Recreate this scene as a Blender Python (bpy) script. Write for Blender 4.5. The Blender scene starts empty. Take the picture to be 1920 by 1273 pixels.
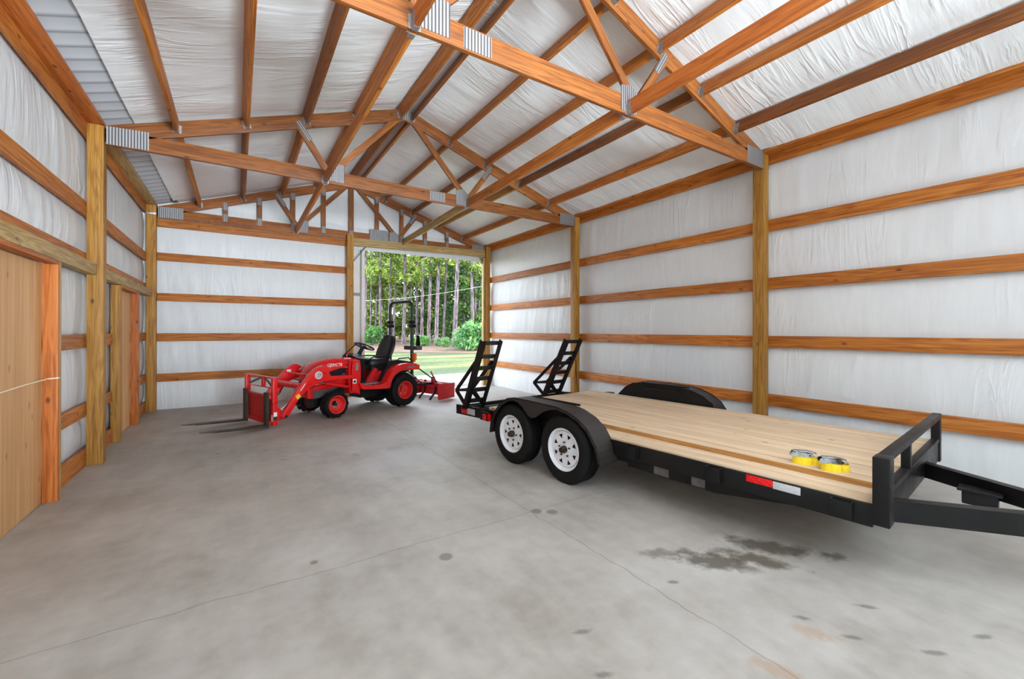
import bpy, bmesh, math, random
from mathutils import Vector, Matrix, noise
from math import sin, cos, pi, radians, tan, atan2, sqrt

random.seed(7)
S = bpy.context.scene
COL = S.collection

# ------------------------------------------------------------------ camera
F_PX, YAW, PITCH, ROLL, HORIZON, CAM_H = 796.45, 32.8562, 0.0376, 0.0856, 618.5, 1.5124
yw, pt, rl = radians(YAW), radians(PITCH), radians(ROLL)
fw = Vector((sin(yw) * cos(pt), cos(yw) * cos(pt), sin(pt)))
rt0 = Vector((cos(yw), -sin(yw), 0)); up0 = rt0.cross(fw)
rt = rt0 * cos(rl) + up0 * sin(rl); up = -rt0 * sin(rl) + up0 * cos(rl)
cam = bpy.data.cameras.new('camera'); cam_o = bpy.data.objects.new('camera', cam); COL.objects.link(cam_o)
cam.sensor_width = 36; cam.lens = F_PX / 1920 * 36
cam.shift_y = (HORIZON - 636.5) / 1920
cam.clip_start = 0.05; cam.clip_end = 500
cam_o.matrix_world = Matrix(((rt.x, up.x, -fw.x, 0), (rt.y, up.y, -fw.y, 0), (rt.z, up.z, -fw.z, CAM_H), (0, 0, 0, 1)))
S.camera = cam_o

# ------------------------------------------------------------------ light and exposure
S.view_settings.view_transform = 'Standard'; S.view_settings.look = 'None'
S.view_settings.gamma = 1; S.view_settings.use_curve_mapping = False
S.view_settings.exposure = 0.76
W = bpy.data.worlds.new('sky'); S.world = W; W.use_nodes = True
wn, wl = W.node_tree.nodes, W.node_tree.links
bg = wn['Background']; bg.inputs[1].default_value = 4.2
tc = wn.new('ShaderNodeTexCoord'); sx = wn.new('ShaderNodeSeparateXYZ'); cr = wn.new('ShaderNodeValToRGB')
wl.new(tc.outputs['Generated'], sx.inputs[0]); wl.new(sx.outputs[2], cr.inputs[0]); wl.new(cr.outputs[0], bg.inputs[0])
cr.color_ramp.elements[0].position = 0.0; cr.color_ramp.elements[0].color = (0.86, 0.93, 1.0, 1)
cr.color_ramp.elements[1].position = 0.6; cr.color_ramp.elements[1].color = (0.74, 0.86, 1.0, 1)
sun = bpy.data.lights.new('sun', 'SUN'); sun.energy = 4.5; sun.angle = radians(1.5); sun.color = (1, 0.95, 0.86)
sun_o = bpy.data.objects.new('sun', sun); COL.objects.link(sun_o)
sun_o.rotation_euler = Vector((-0.8, 0.22, -0.85)).to_track_quat('-Z', 'Y').to_euler()
sun_o.location = (20, -5, 20)

def portal(loc, rot, sx_, sy_):
    l = bpy.data.lights.new('sky_portal', 'AREA'); l.shape = 'RECTANGLE'; l.size = sx_; l.size_y = sy_
    l.cycles.is_portal = True
    o = bpy.data.objects.new('sky_portal', l); COL.objects.link(o); o.location = loc; o.rotation_euler = rot
wk = bpy.data.lights.new('fill_lamp', 'AREA'); wk.shape = 'RECTANGLE'; wk.size = 3.0; wk.size_y = 2.0; wk.energy = 520; wk.color = (0.80, 0.91, 1.0); wk.spread = radians(85)  # unseen area lamp added behind the camera to brighten the interior
wk_o = bpy.data.objects.new('fill_lamp', wk); COL.objects.link(wk_o); wk_o.location = (2.6, -6.6, 1.4); wk_o.rotation_euler = Vector((-0.26, 0.80, 0.52)).to_track_quat('-Z', 'Y').to_euler()
portal((4.0, 10.6, 1.75), (radians(-90), 0, 0), 3.4, 3.5)
S.cycles.max_bounces = 10; S.cycles.diffuse_bounces = 7; S.cycles.transparent_max_bounces = 6

# ------------------------------------------------------------------ materials
def new_mat(name):
    m = bpy.data.materials.new(name); m.use_nodes = True
    n, l = m.node_tree.nodes, m.node_tree.links
    return m, n, l, n['Principled BSDF']

def lin(r, g, b):
    f = lambda c: (c / 255 / 12.92) if c / 255 <= 0.04045 else ((c / 255 + 0.055) / 1.055) ** 2.4
    return (f(r), f(g), f(b), 1)

def ramp(n, l, src, stops):
    c = n.new('ShaderNodeValToRGB'); l.new(src, c.inputs[0])
    e = c.color_ramp.elements
    while len(e) < len(stops): e.new(0.5)
    for k, (p, col) in enumerate(stops): e[k].position = p; e[k].color = col
    return c.outputs[0]

def mathn(n, l, op, a, b=None, c=None, clamp=False):
    m = n.new('ShaderNodeMath'); m.operation = op; m.use_clamp = clamp
    for i, v in enumerate((a, b, c)):
        if v is None: continue
        if isinstance(v, (int, float)): m.inputs[i].default_value = v
        else: l.new(v, m.inputs[i])
    return m.outputs[0]

def mixc(n, l, fac, a, b, mode='MIX'):
    m = n.new('ShaderNodeMix'); m.data_type = 'RGBA'; m.blend_type = mode
    for i, v in ((0, fac), (6, a), (7, b)):
        if isinstance(v, (int, float)): m.inputs[i].default_value = v
        elif isinstance(v, tuple): m.inputs[i].default_value = v
        else: l.new(v, m.inputs[i])
    return m.outputs[2]

def tex(n, l, kind, vec, **kw):
    t = n.new(kind)
    if vec is not None: l.new(vec, t.inputs['Vector'])
    for k, v in kw.items():
        if k in t.inputs: t.inputs[k].default_value = v
        else: setattr(t, k, v)
    return t

def mapping(n, l, vec, scale=(1, 1, 1), rot=(0, 0, 0), loc=(0, 0, 0)):
    m = n.new('ShaderNodeMapping'); l.new(vec, m.inputs[0])
    m.inputs['Scale'].default_value = scale; m.inputs['Rotation'].default_value = rot; m.inputs['Location'].default_value = loc
    return m.outputs[0]

def bump(n, l, b, h, strength=0.2, dist=0.01):
    x = n.new('ShaderNodeBump'); x.inputs['Strength'].default_value = strength; x.inputs['Distance'].default_value = dist
    l.new(h, x.inputs['Height']); l.new(x.outputs[0], b.inputs['Normal'])

def wood(name, dark, mid, light, rough=0.6, axis='X', island=False, knot=0.75, stretch=1.0, vary=0.30, freq=34.0):
    m, n, l, b = new_mat(name)
    co = n.new('ShaderNodeTexCoord').outputs['Object']
    if island: rnd = n.new('ShaderNodeNewGeometry').outputs['Random Per Island']
    else: rnd = n.new('ShaderNodeObjectInfo').outputs['Random']
    off = n.new('ShaderNodeVectorMath'); off.operation = 'ADD'; l.new(co, off.inputs[0])
    cb = n.new('ShaderNodeCombineXYZ'); k = mathn(n, l, 'MULTIPLY', rnd, 37.0)
    for i in range(3): l.new(k, cb.inputs[i])
    l.new(cb.outputs[0], off.inputs[1]); v = off.outputs[0]
    s1 = [14 * stretch] * 3; s2 = [70 * stretch] * 3; ai = 'XYZ'.index(axis); s1[ai] = 0.9 * stretch; s2[ai] = 1.5 * stretch
    n1 = tex(n, l, 'ShaderNodeTexNoise', mapping(n, l, v, s1), Scale=1.0, Detail=4.0, Distortion=0.8)
    n2 = tex(n, l, 'ShaderNodeTexNoise', mapping(n, l, v, s2), Scale=1.0, Detail=3.0)
    rg = mathn(n, l, 'SINE', mathn(n, l, 'MULTIPLY', n1.outputs[0], freq))
    rg = mathn(n, l, 'MULTIPLY_ADD', rg, 0.12, 0.5)
    g = mathn(n, l, 'MULTIPLY_ADD', mathn(n, l, 'SUBTRACT', n2.outputs[0], 0.5), 0.7, rg)
    c = ramp(n, l, g, [(0.22, dark), (0.5, mid), (0.78, light)])
    sk = [7.0] * 3; sk[ai] = 3.6
    vo = tex(n, l, 'ShaderNodeTexVoronoi', mapping(n, l, v, sk), Scale=1.0)
    kn = mathn(n, l, 'SUBTRACT', 1.0, mathn(n, l, 'MULTIPLY', mathn(n, l, 'SUBTRACT', vo.outputs['Distance'], 0.06), 13.0, clamp=True))
    kn = mathn(n, l, 'MULTIPLY', kn, knot, clamp=True)
    c = mixc(n, l, kn, c, tuple(x * 0.28 for x in dark[:3]) + (1,))
    hv = n.new('ShaderNodeHueSaturation'); l.new(c, hv.inputs['Color'])
    l.new(mathn(n, l, 'MULTIPLY_ADD', rnd, vary, 1 - vary / 2), hv.inputs['Value'])
    l.new(hv.outputs[0], b.inputs['Base Color'])
    b.inputs['Roughness'].default_value = rough
    bump(n, l, b, g, 0.12, 0.004)
    return m

M = {}
M['pine'] = wood('pine_lumber', lin(134, 68, 14), lin(182, 105, 32), lin(206, 136, 56))
M['truss'] = wood('truss_lumber', lin(92, 46, 8), lin(136, 76, 20), lin(164, 98, 36))
M['post'] = wood('treated_post', lin(122, 78, 16), lin(168, 116, 38), lin(190, 142, 66), knot=0.85)
M['header'] = wood('treated_header', lin(128, 96, 46), lin(178, 146, 88), lin(200, 172, 116), knot=0.6)
M['jamb'] = wood('door_jamb_lumber', lin(146, 72, 16), lin(190, 104, 34), lin(208, 128, 56), knot=0.8)
M['ply'] = wood('plywood', lin(196, 140, 84), lin(216, 166, 110), lin(226, 182, 130), axis='Z', knot=0.5, stretch=0.55, freq=11.0)
M['deck'] = wood('deck_lumber', lin(184, 152, 112), lin(210, 182, 148), lin(222, 198, 168), axis='Y', island=True, knot=0.7, vary=0.2, freq=16.0)
M['deck_shade'] = wood('shaded_deck_lumber', lin(150, 100, 48), lin(176, 124, 64), lin(196, 146, 84), axis='Y', island=True, knot=0.4)  # darker copy of the deck lumber, shade painted into the colour

def plain(name, col, rough=0.5, metal=0.0, noise_amt=0.0, nscale=8.0, coat=0.0, spec=None):
    m, n, l, b = new_mat(name)
    b.inputs['Base Color'].default_value = col; b.inputs['Roughness'].default_value = rough; b.inputs['Metallic'].default_value = metal
    b.inputs['Coat Weight'].default_value = coat
    if spec is not None: b.inputs['Specular IOR Level'].default_value = spec
    if noise_amt:
        co = n.new('ShaderNodeTexCoord').outputs['Object']
        t = tex(n, l, 'ShaderNodeTexNoise', co, Scale=nscale, Detail=5.0)
        dk = tuple(x * (1 - noise_amt) for x in col[:3]) + (1,); lt = tuple(min(1, x * (1 + noise_amt)) for x in col[:3]) + (1,)
        l.new(ramp(n, l, t.outputs[0], [(0.35, dk), (0.65, lt)]), b.inputs['Base Color'])
        l.new(mathn(n, l, 'MULTIPLY_ADD', t.outputs[0], 0.3, rough - 0.15, clamp=True), b.inputs['Roughness'])
    return m

M['red'] = plain('red_paint', lin(222, 12, 14), 0.32, 0, 0.06, 6, coat=0.4)
M['red_dull'] = plain('worn_red_paint', lin(196, 24, 30), 0.45, 0, 0.15, 9)
M['black'] = plain('black_trailer_paint', lin(15, 14, 14), 0.45, 0, 0.25, 5, spec=0.3)
M['plastic'] = plain('black_plastic', lin(19, 19, 20), 0.45, 0, 0.15, 20, spec=0.35)
M['vinyl'] = plain('black_seat_vinyl', lin(15, 15, 17), 0.42, 0, 0.2, 14, spec=0.4)
M['grey_plastic'] = plain('grey_plastic', lin(74, 76, 80), 0.5, 0, 0.12, 12)
M['rops'] = plain('olive_black_frame_paint', lin(34, 36, 30), 0.42, 0, 0.15, 8)
M['rubber'] = plain('tyre_rubber', lin(17, 16, 16), 0.7, 0, 0.3, 16, spec=0.25)
M['rim_white'] = plain('white_wheel_paint', lin(226, 226, 228), 0.35, 0, 0.04, 10)
M['rim_red'] = plain('red_wheel_paint', lin(214, 40, 36), 0.4, 0, 0.08, 10)
M['hub'] = plain('greasy_hub', lin(60, 50, 42), 0.5, 0.5, 0.4, 30)
M['galv'] = plain('galvanised_steel', lin(176, 178, 180), 0.38, 0.7, 0.15, 30)
M['hanger'] = plain('dull_galvanised_hanger', lin(150, 148, 146), 0.45, 0.6, 0.2, 40)
M['chrome'] = plain('zinc_plated_steel', lin(196, 204, 210), 0.18, 1.0, 0.2, 40)
M['steel'] = plain('worn_steel_floor', lin(150, 154, 160), 0.4, 0.6, 0.2, 18)
M['fork'] = plain('dark_fork_steel', lin(58, 52, 40), 0.42, 0.3, 0.3, 10)
M['webbing'] = plain('yellow_webbing', lin(244, 214, 30), 0.6, 0, 0.1, 60)
M['refl_red'] = plain('red_reflector', lin(226, 10, 16), 0.25, 0, 0.05, 40)
M['refl_white'] = plain('white_reflector', lin(196, 196, 198), 0.3, 0, 0.06, 60)
M['orange'] = plain('amber_lens', lin(236, 104, 18), 0.2, 0, 0.05, 30, coat=0.5)
M['white'] = plain('white_decal', lin(240, 238, 236), 0.4, 0, 0.02, 10)
M['grey_decal'] = plain('grey_decal', lin(120, 128, 132), 0.4, 0, 0.2, 60)
M['dark_decal'] = plain('dark_decal', lin(48, 48, 50), 0.4, 0, 0.05, 10)
M['yellow_decal'] = plain('yellow_decal', lin(246, 200, 40), 0.4, 0, 0.08, 50)
M['lens'] = plain('headlight_lens', lin(190, 180, 176), 0.1, 0, 0.2, 20, coat=1.0)
M['cord'] = plain('cream_cord', lin(236, 222, 190), 0.7, 0, 0.05, 40)
M['cable'] = plain('grey_cable', lin(196, 200, 196), 0.5, 0, 0.05, 3)
M['door_panel'] = plain('white_door_steel', lin(232, 228, 222), 0.45, 0, 0.03, 4)
M['door_frame'] = plain('grey_door_frame', lin(150, 148, 144), 0.4, 0.4, 0.1, 10)
M['grey_patch'] = plain('bare_grey_patch', lin(96, 92, 88), 0.5, 0.1, 0.25, 16)

# stamped gusset plates: rows of teeth show as vertical lines
m, n, l, b = new_mat('gusset_plate')
co = n.new('ShaderNodeTexCoord').outputs['Object']
wv = tex(n, l, 'ShaderNodeTexWave', co, Scale=11.5, Distortion=0.0); wv.bands_direction = 'X'
bk = tex(n, l, 'ShaderNodeTexNoise', mapping(n, l, co, (20, 20, 120)), Scale=1.0)
f = mathn(n, l, 'ADD', mathn(n, l, 'MULTIPLY', wv.outputs['Fac'], 0.85), mathn(n, l, 'MULTIPLY', bk.outputs[0], 0.2))
l.new(ramp(n, l, f, [(0.25, lin(84, 76, 74)), (0.6, lin(160, 160, 162))]), b.inputs['Base Color'])
b.inputs['Metallic'].default_value = 0.35; b.inputs['Roughness'].default_value = 0.42
bump(n, l, b, wv.outputs['Fac'], 0.5, 0.003); M['plate'] = m

# ribbed bare metal at the eave
m, n, l, b = new_mat('ribbed_roof_metal')
co = n.new('ShaderNodeTexCoord').outputs['Object']
wv = tex(n, l, 'ShaderNodeTexWave', co, Scale=1.5); wv.bands_direction = 'Y'; wv.wave_profile = 'SAW'
l.new(ramp(n, l, wv.outputs['Fac'], [(0.0, lin(128, 132, 138)), (0.12, lin(186, 190, 196)), (0.8, lin(204, 208, 212)), (1, lin(150, 154, 160))]), b.inputs['Base Color'])
b.inputs['Metallic'].default_value = 0.0; b.inputs['Roughness'].default_value = 0.45
bump(n, l, b, wv.outputs['Fac'], 0.6, 0.02); M['ribbed'] = m

# white insulation film: fine creases follow the direction it was pulled in
def film(name, stretch, rough, col, strength):
    m, n, l, b = new_mat(name)
    co = n.new('ShaderNodeTexCoord').outputs['Object']
    a = tex(n, l, 'ShaderNodeTexNoise', mapping(n, l, co, stretch), Scale=1.0, Detail=3.0, Distortion=1.2)
    c = tex(n, l, 'ShaderNodeTexNoise', mapping(n, l, co, tuple(x * 3.4 for x in stretch)), Scale=1.0, Detail=2.0, Distortion=0.6)
    r1 = mathn(n, l, 'SUBTRACT', 1.0, mathn(n, l, 'MULTIPLY', mathn(n, l, 'ABSOLUTE', mathn(n, l, 'SUBTRACT', a.outputs[0], 0.5)), 9.0, clamp=True))
    msk = tex(n, l, 'ShaderNodeTexNoise', co, Scale=1.3, Detail=1.0)
    r1 = mathn(n, l, 'MULTIPLY', r1, ramp(n, l, msk.outputs[0], [(0.45, (0, 0, 0, 1)), (0.62, (1, 1, 1, 1))]))
    h = mathn(n, l, 'ADD', mathn(n, l, 'MULTIPLY', r1, 0.6), mathn(n, l, 'ADD', mathn(n, l, 'MULTIPLY', a.outputs[0], 0.7), mathn(n, l, 'MULTIPLY', c.outputs[0], 0.25)))
    l.new(ramp(n, l, c.outputs[0], [(0.3, tuple(x * 0.95 for x in col[:3]) + (1,)), (0.7, col)]), b.inputs['Base Color'])
    b.inputs['Roughness'].default_value = rough
    bump(n, l, b, h, strength, 0.03)
    return m
M['film_x'] = film('white_film_side', (4, 6.0, 0.8), 0.42, (0.755, 0.772, 0.775, 1), 0.22)  # same film as the roof, darkened to offset over-bright light on the walls
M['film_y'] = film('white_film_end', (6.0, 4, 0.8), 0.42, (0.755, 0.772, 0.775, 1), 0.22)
M['film_roof'] = film('white_film_roof', (0.9, 7.0, 0.9), 0.34, (0.865, 0.882, 0.885, 1), 0.30)  # same film as the walls, paler to stand in for missing ceiling light

# concrete floor with joints and oil stains
m, n, l, b = new_mat('concrete_floor')
co = n.new('ShaderNodeTexCoord').outputs['Object']
n1 = tex(n, l, 'ShaderNodeTexNoise', co, Scale=0.9, Detail=8.0, Roughness=0.62)
n2 = tex(n, l, 'ShaderNodeTexNoise', co, Scale=9.0, Detail=6.0)
n3 = tex(n, l, 'ShaderNodeTexNoise', mapping(n, l, co, (3, 0.7, 1)), Scale=2.0, Detail=5.0)
f = mathn(n, l, 'ADD', mathn(n, l, 'MULTIPLY', n1.outputs[0], 0.6), mathn(n, l, 'ADD', mathn(n, l, 'MULTIPLY', n2.outputs[0], 0.2), mathn(n, l, 'MULTIPLY', n3.outputs[0], 0.2)))
c = ramp(n, l, f, [(0.36, lin(148, 140, 131)), (0.5, lin(171, 165, 157)), (0.64, lin(189, 184, 177))])
n4 = tex(n, l, 'ShaderNodeTexNoise', co, Scale=0.35, Detail=3.0)
c = mixc(n, l, mathn(n, l, 'MULTIPLY', ramp(n, l, n4.outputs[0], [(0.5, (0, 0, 0, 1)), (0.66, (1, 1, 1, 1))]), 0.3), c, lin(166, 155, 142))
sep = n.new('ShaderNodeSeparateXYZ'); l.new(co, sep.inputs[0])
wob = tex(n, l, 'ShaderNodeTexNoise', co, Scale=3.0, Detail=4.0)
def blot(cx, cy, rx, ry, rot, col, amt, soft=0.6, wobble=1.3, sc=4.0):
    global c
    ca, sa = cos(rot), sin(rot)
    dx = mathn(n, l, 'SUBTRACT', sep.outputs[0], cx); dy = mathn(n, l, 'SUBTRACT', sep.outputs[1], cy)
    u = mathn(n, l, 'DIVIDE', mathn(n, l, 'ADD', mathn(n, l, 'MULTIPLY', dx, ca), mathn(n, l, 'MULTIPLY', dy, sa)), rx)
    v = mathn(n, l, 'DIVIDE', mathn(n, l, 'SUBTRACT', mathn(n, l, 'MULTIPLY', dy, ca), mathn(n, l, 'MULTIPLY', dx, sa)), ry)
    d = mathn(n, l, 'SQRT', mathn(n, l, 'ADD', mathn(n, l, 'MULTIPLY', u, u), mathn(n, l, 'MULTIPLY', v, v)))
    w = tex(n, l, 'ShaderNodeTexNoise', co, Scale=sc, Detail=5.0, Roughness=0.65)
    d = mathn(n, l, 'ADD', d, mathn(n, l, 'MULTIPLY', mathn(n, l, 'SUBTRACT', w.outputs[0], 0.5), wobble * 2))
    k = mathn(n, l, 'MULTIPLY', mathn(n, l, 'DIVIDE', mathn(n, l, 'SUBTRACT', 1.0, d), soft, clamp=True), amt)
    c = mixc(n, l, k, c, col)
OIL = lin(84, 76, 66)
blot(2.62, 1.62, 0.30, 0.13, -0.9, OIL, 0.8, wobble=1.1, sc=9); blot(2.86, 1.50, 0.32, 0.10, -1.0, lin(88, 78, 62), 0.85, wobble=1.0, sc=9)
blot(3.12, 1.52, 0.34, 0.12, -0.9, OIL, 0.85, wobble=1.1, sc=9); blot(3.36, 1.22, 0.10, 0.06, -0.8, OIL, 0.8, sc=12)
blot(2.42, 1.86, 0.16, 0.09, -0.6, OIL, 0.6, wobble=1.2, sc=9)
for bx, by, br in ((2.10, 2.87, 0.055), (2.20, 2.79, 0.055), (1.17, 2.62, 0.055), (0.42, 3.02, 0.03)): blot(bx, by, br, br, 0, lin(112, 104, 98), 0.75, soft=0.35, wobble=0.25, sc=14)
for bx, by in ((2.55, 0.85), (2.9, 0.9), (2.75, 0.6), (2.2, 1.62), (2.35, 0.42), (2.5, 1.05), (1.35, 1.35), (0.35, 1.75), (1.45, 1.6), (0.45, 5.6), (1.2, 5.35), (-0.2, 6.3), (0.3, 6.15), (3.1, 0.5)):
    blot(bx, by, 0.05 + 0.03 * random.random(), 0.022, -0.9 + random.random() * 0.6, lin(104, 98, 92), 0.7, wobble=0.8, sc=16)
blot(2.02, 0.95, 0.13, 0.05, -1.2, lin(168, 140, 116), 0.6, sc=9); blot(2.42, 0.98, 0.14, 0.06, -1.0, lin(168, 142, 118), 0.6, sc=9)
blot(1.7, 4.9, 0.7, 0.5, 0.4, lin(184, 184, 186), 0.5, soft=1.0, wobble=0.8, sc=2)
def joint(axis, pos, width):
    global c
    d = mathn(n, l, 'SUBTRACT', sep.outputs[axis], pos)
    d = mathn(n, l, 'ADD', d, mathn(n, l, 'MULTIPLY', mathn(n, l, 'SUBTRACT', wob.outputs[0], 0.5), 0.10))
    k = mathn(n, l, 'SUBTRACT', 1.0, mathn(n, l, 'DIVIDE', mathn(n, l, 'ABSOLUTE', d), width, clamp=True))
    c = mixc(n, l, mathn(n, l, 'MULTIPLY', k, 0.6), c, lin(96, 90, 86))
joint(0, 2.05, 0.006); joint(1, 2.88, 0.006); joint(1, 6.6, 0.006)
l.new(c, b.inputs['Base Color'])
l.new(mathn(n, l, 'MULTIPLY_ADD', n2.outputs[0], 0.25, 0.42), b.inputs['Roughness'])
bump(n, l, b, n2.outputs[0], 0.08, 0.01); M['concrete'] = m

# diamond plate
m, n, l, b = new_mat('diamond_plate')
co = n.new('ShaderNodeTexCoord').outputs['Object']
v1 = tex(n, l, 'ShaderNodeTexWave', mapping(n, l, co, (1, 1, 1), (0.6, 0.5, 0.785)), Scale=26.0); v2 = tex(n, l, 'ShaderNodeTexWave', mapping(n, l, co, (1, 1, 1), (-0.6, 0.5, -0.785)), Scale=26.0)
h = mathn(n, l, 'POWER', mathn(n, l, 'MULTIPLY', v1.outputs['Fac'], v2.outputs['Fac']), 0.8)
l.new(ramp(n, l, h, [(0.15, lin(28, 23, 22)), (0.8, lin(78, 68, 64))]), b.inputs['Base Color'])
b.inputs['Roughness'].default_value = 0.4; b.inputs['Metallic'].default_value = 0.2
bump(n, l, b, h, 0.8, 0.006); M['diamond'] = m

# outdoors
m, n, l, b = new_mat('lawn')
co = n.new('ShaderNodeTexCoord').outputs['Object']
g1 = tex(n, l, 'ShaderNodeTexNoise', mapping(n, l, co, (0.12, 0.5, 1)), Scale=1.0, Detail=5.0); g2 = tex(n, l, 'ShaderNodeTexNoise', co, Scale=5.0, Detail=5.0)
f = mathn(n, l, 'ADD', mathn(n, l, 'MULTIPLY', g1.outputs[0], 0.75), mathn(n, l, 'MULTIPLY', g2.outputs[0], 0.25))
c = ramp(n, l, f, [(0.38, lin(26, 44, 8)), (0.49, lin(46, 64, 14)), (0.56, lin(86, 90, 32)), (0.64, lin(122, 108, 64))])  # colour patches stand in for dappled tree shade, along with dry grass
l.new(c, b.inputs['Base Color']); b.inputs['Roughness'].default_value = 0.9; bump(n, l, b, g2.outputs[0], 0.5, 0.05); M['lawn'] = m
M['apron'] = plain('pale_concrete_apron', lin(102, 100, 97), 0.8, 0, 0.08, 3)
M['litter'] = plain('pine_straw', lin(86, 64, 48), 0.95, 0, 0.35, 2.5)
m, n, l, b = new_mat('pine_bark')
co = n.new('ShaderNodeTexCoord').outputs['Object']
g1 = tex(n, l, 'ShaderNodeTexNoise', mapping(n, l, co, (9, 9, 1.6)), Scale=1.0, Detail=6.0)
oi = n.new('ShaderNodeObjectInfo').outputs['Random']
c = ramp(n, l, g1.outputs[0], [(0.36, lin(58, 48, 52)), (0.52, lin(104, 90, 96)), (0.66, lin(142, 126, 128))])
l.new(c, b.inputs['Base Color']); b.inputs['Roughness'].default_value = 0.9; bump(n, l, b, g1.outputs[0], 0.8, 0.05); M['bark'] = m
def leafmat(name, a, bb, cc):
    m, n, l, b = new_mat(name)
    r = n.new('ShaderNodeNewGeometry').outputs['Random Per Island']
    c = ramp(n, l, r, [(0.05, a), (0.55, bb), (0.95, cc)])
    l.new(c, b.inputs['Base Color']); b.inputs['Roughness'].default_value = 0.5
    tr = n.new('ShaderNodeBsdfTranslucent'); l.new(c, tr.inputs[0]); mx = n.new('ShaderNodeMixShader'); mx.inputs[0].default_value = 0.45
    l.new(b.outputs[0], mx.inputs[1]); l.new(tr.outputs[0], mx.inputs[2]); l.new(mx.outputs[0], n['Material Output'].inputs[0])
    return m
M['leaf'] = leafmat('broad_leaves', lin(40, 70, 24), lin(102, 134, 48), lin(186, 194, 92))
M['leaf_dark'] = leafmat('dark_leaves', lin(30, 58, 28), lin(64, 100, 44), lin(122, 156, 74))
M['needle'] = leafmat('pine_needles', lin(62, 96, 38), lin(132, 158, 68), lin(200, 206, 110))
M['shrub'] = leafmat('shrub_leaves', lin(48, 96, 56), lin(92, 148, 82), lin(160, 200, 110))

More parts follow.
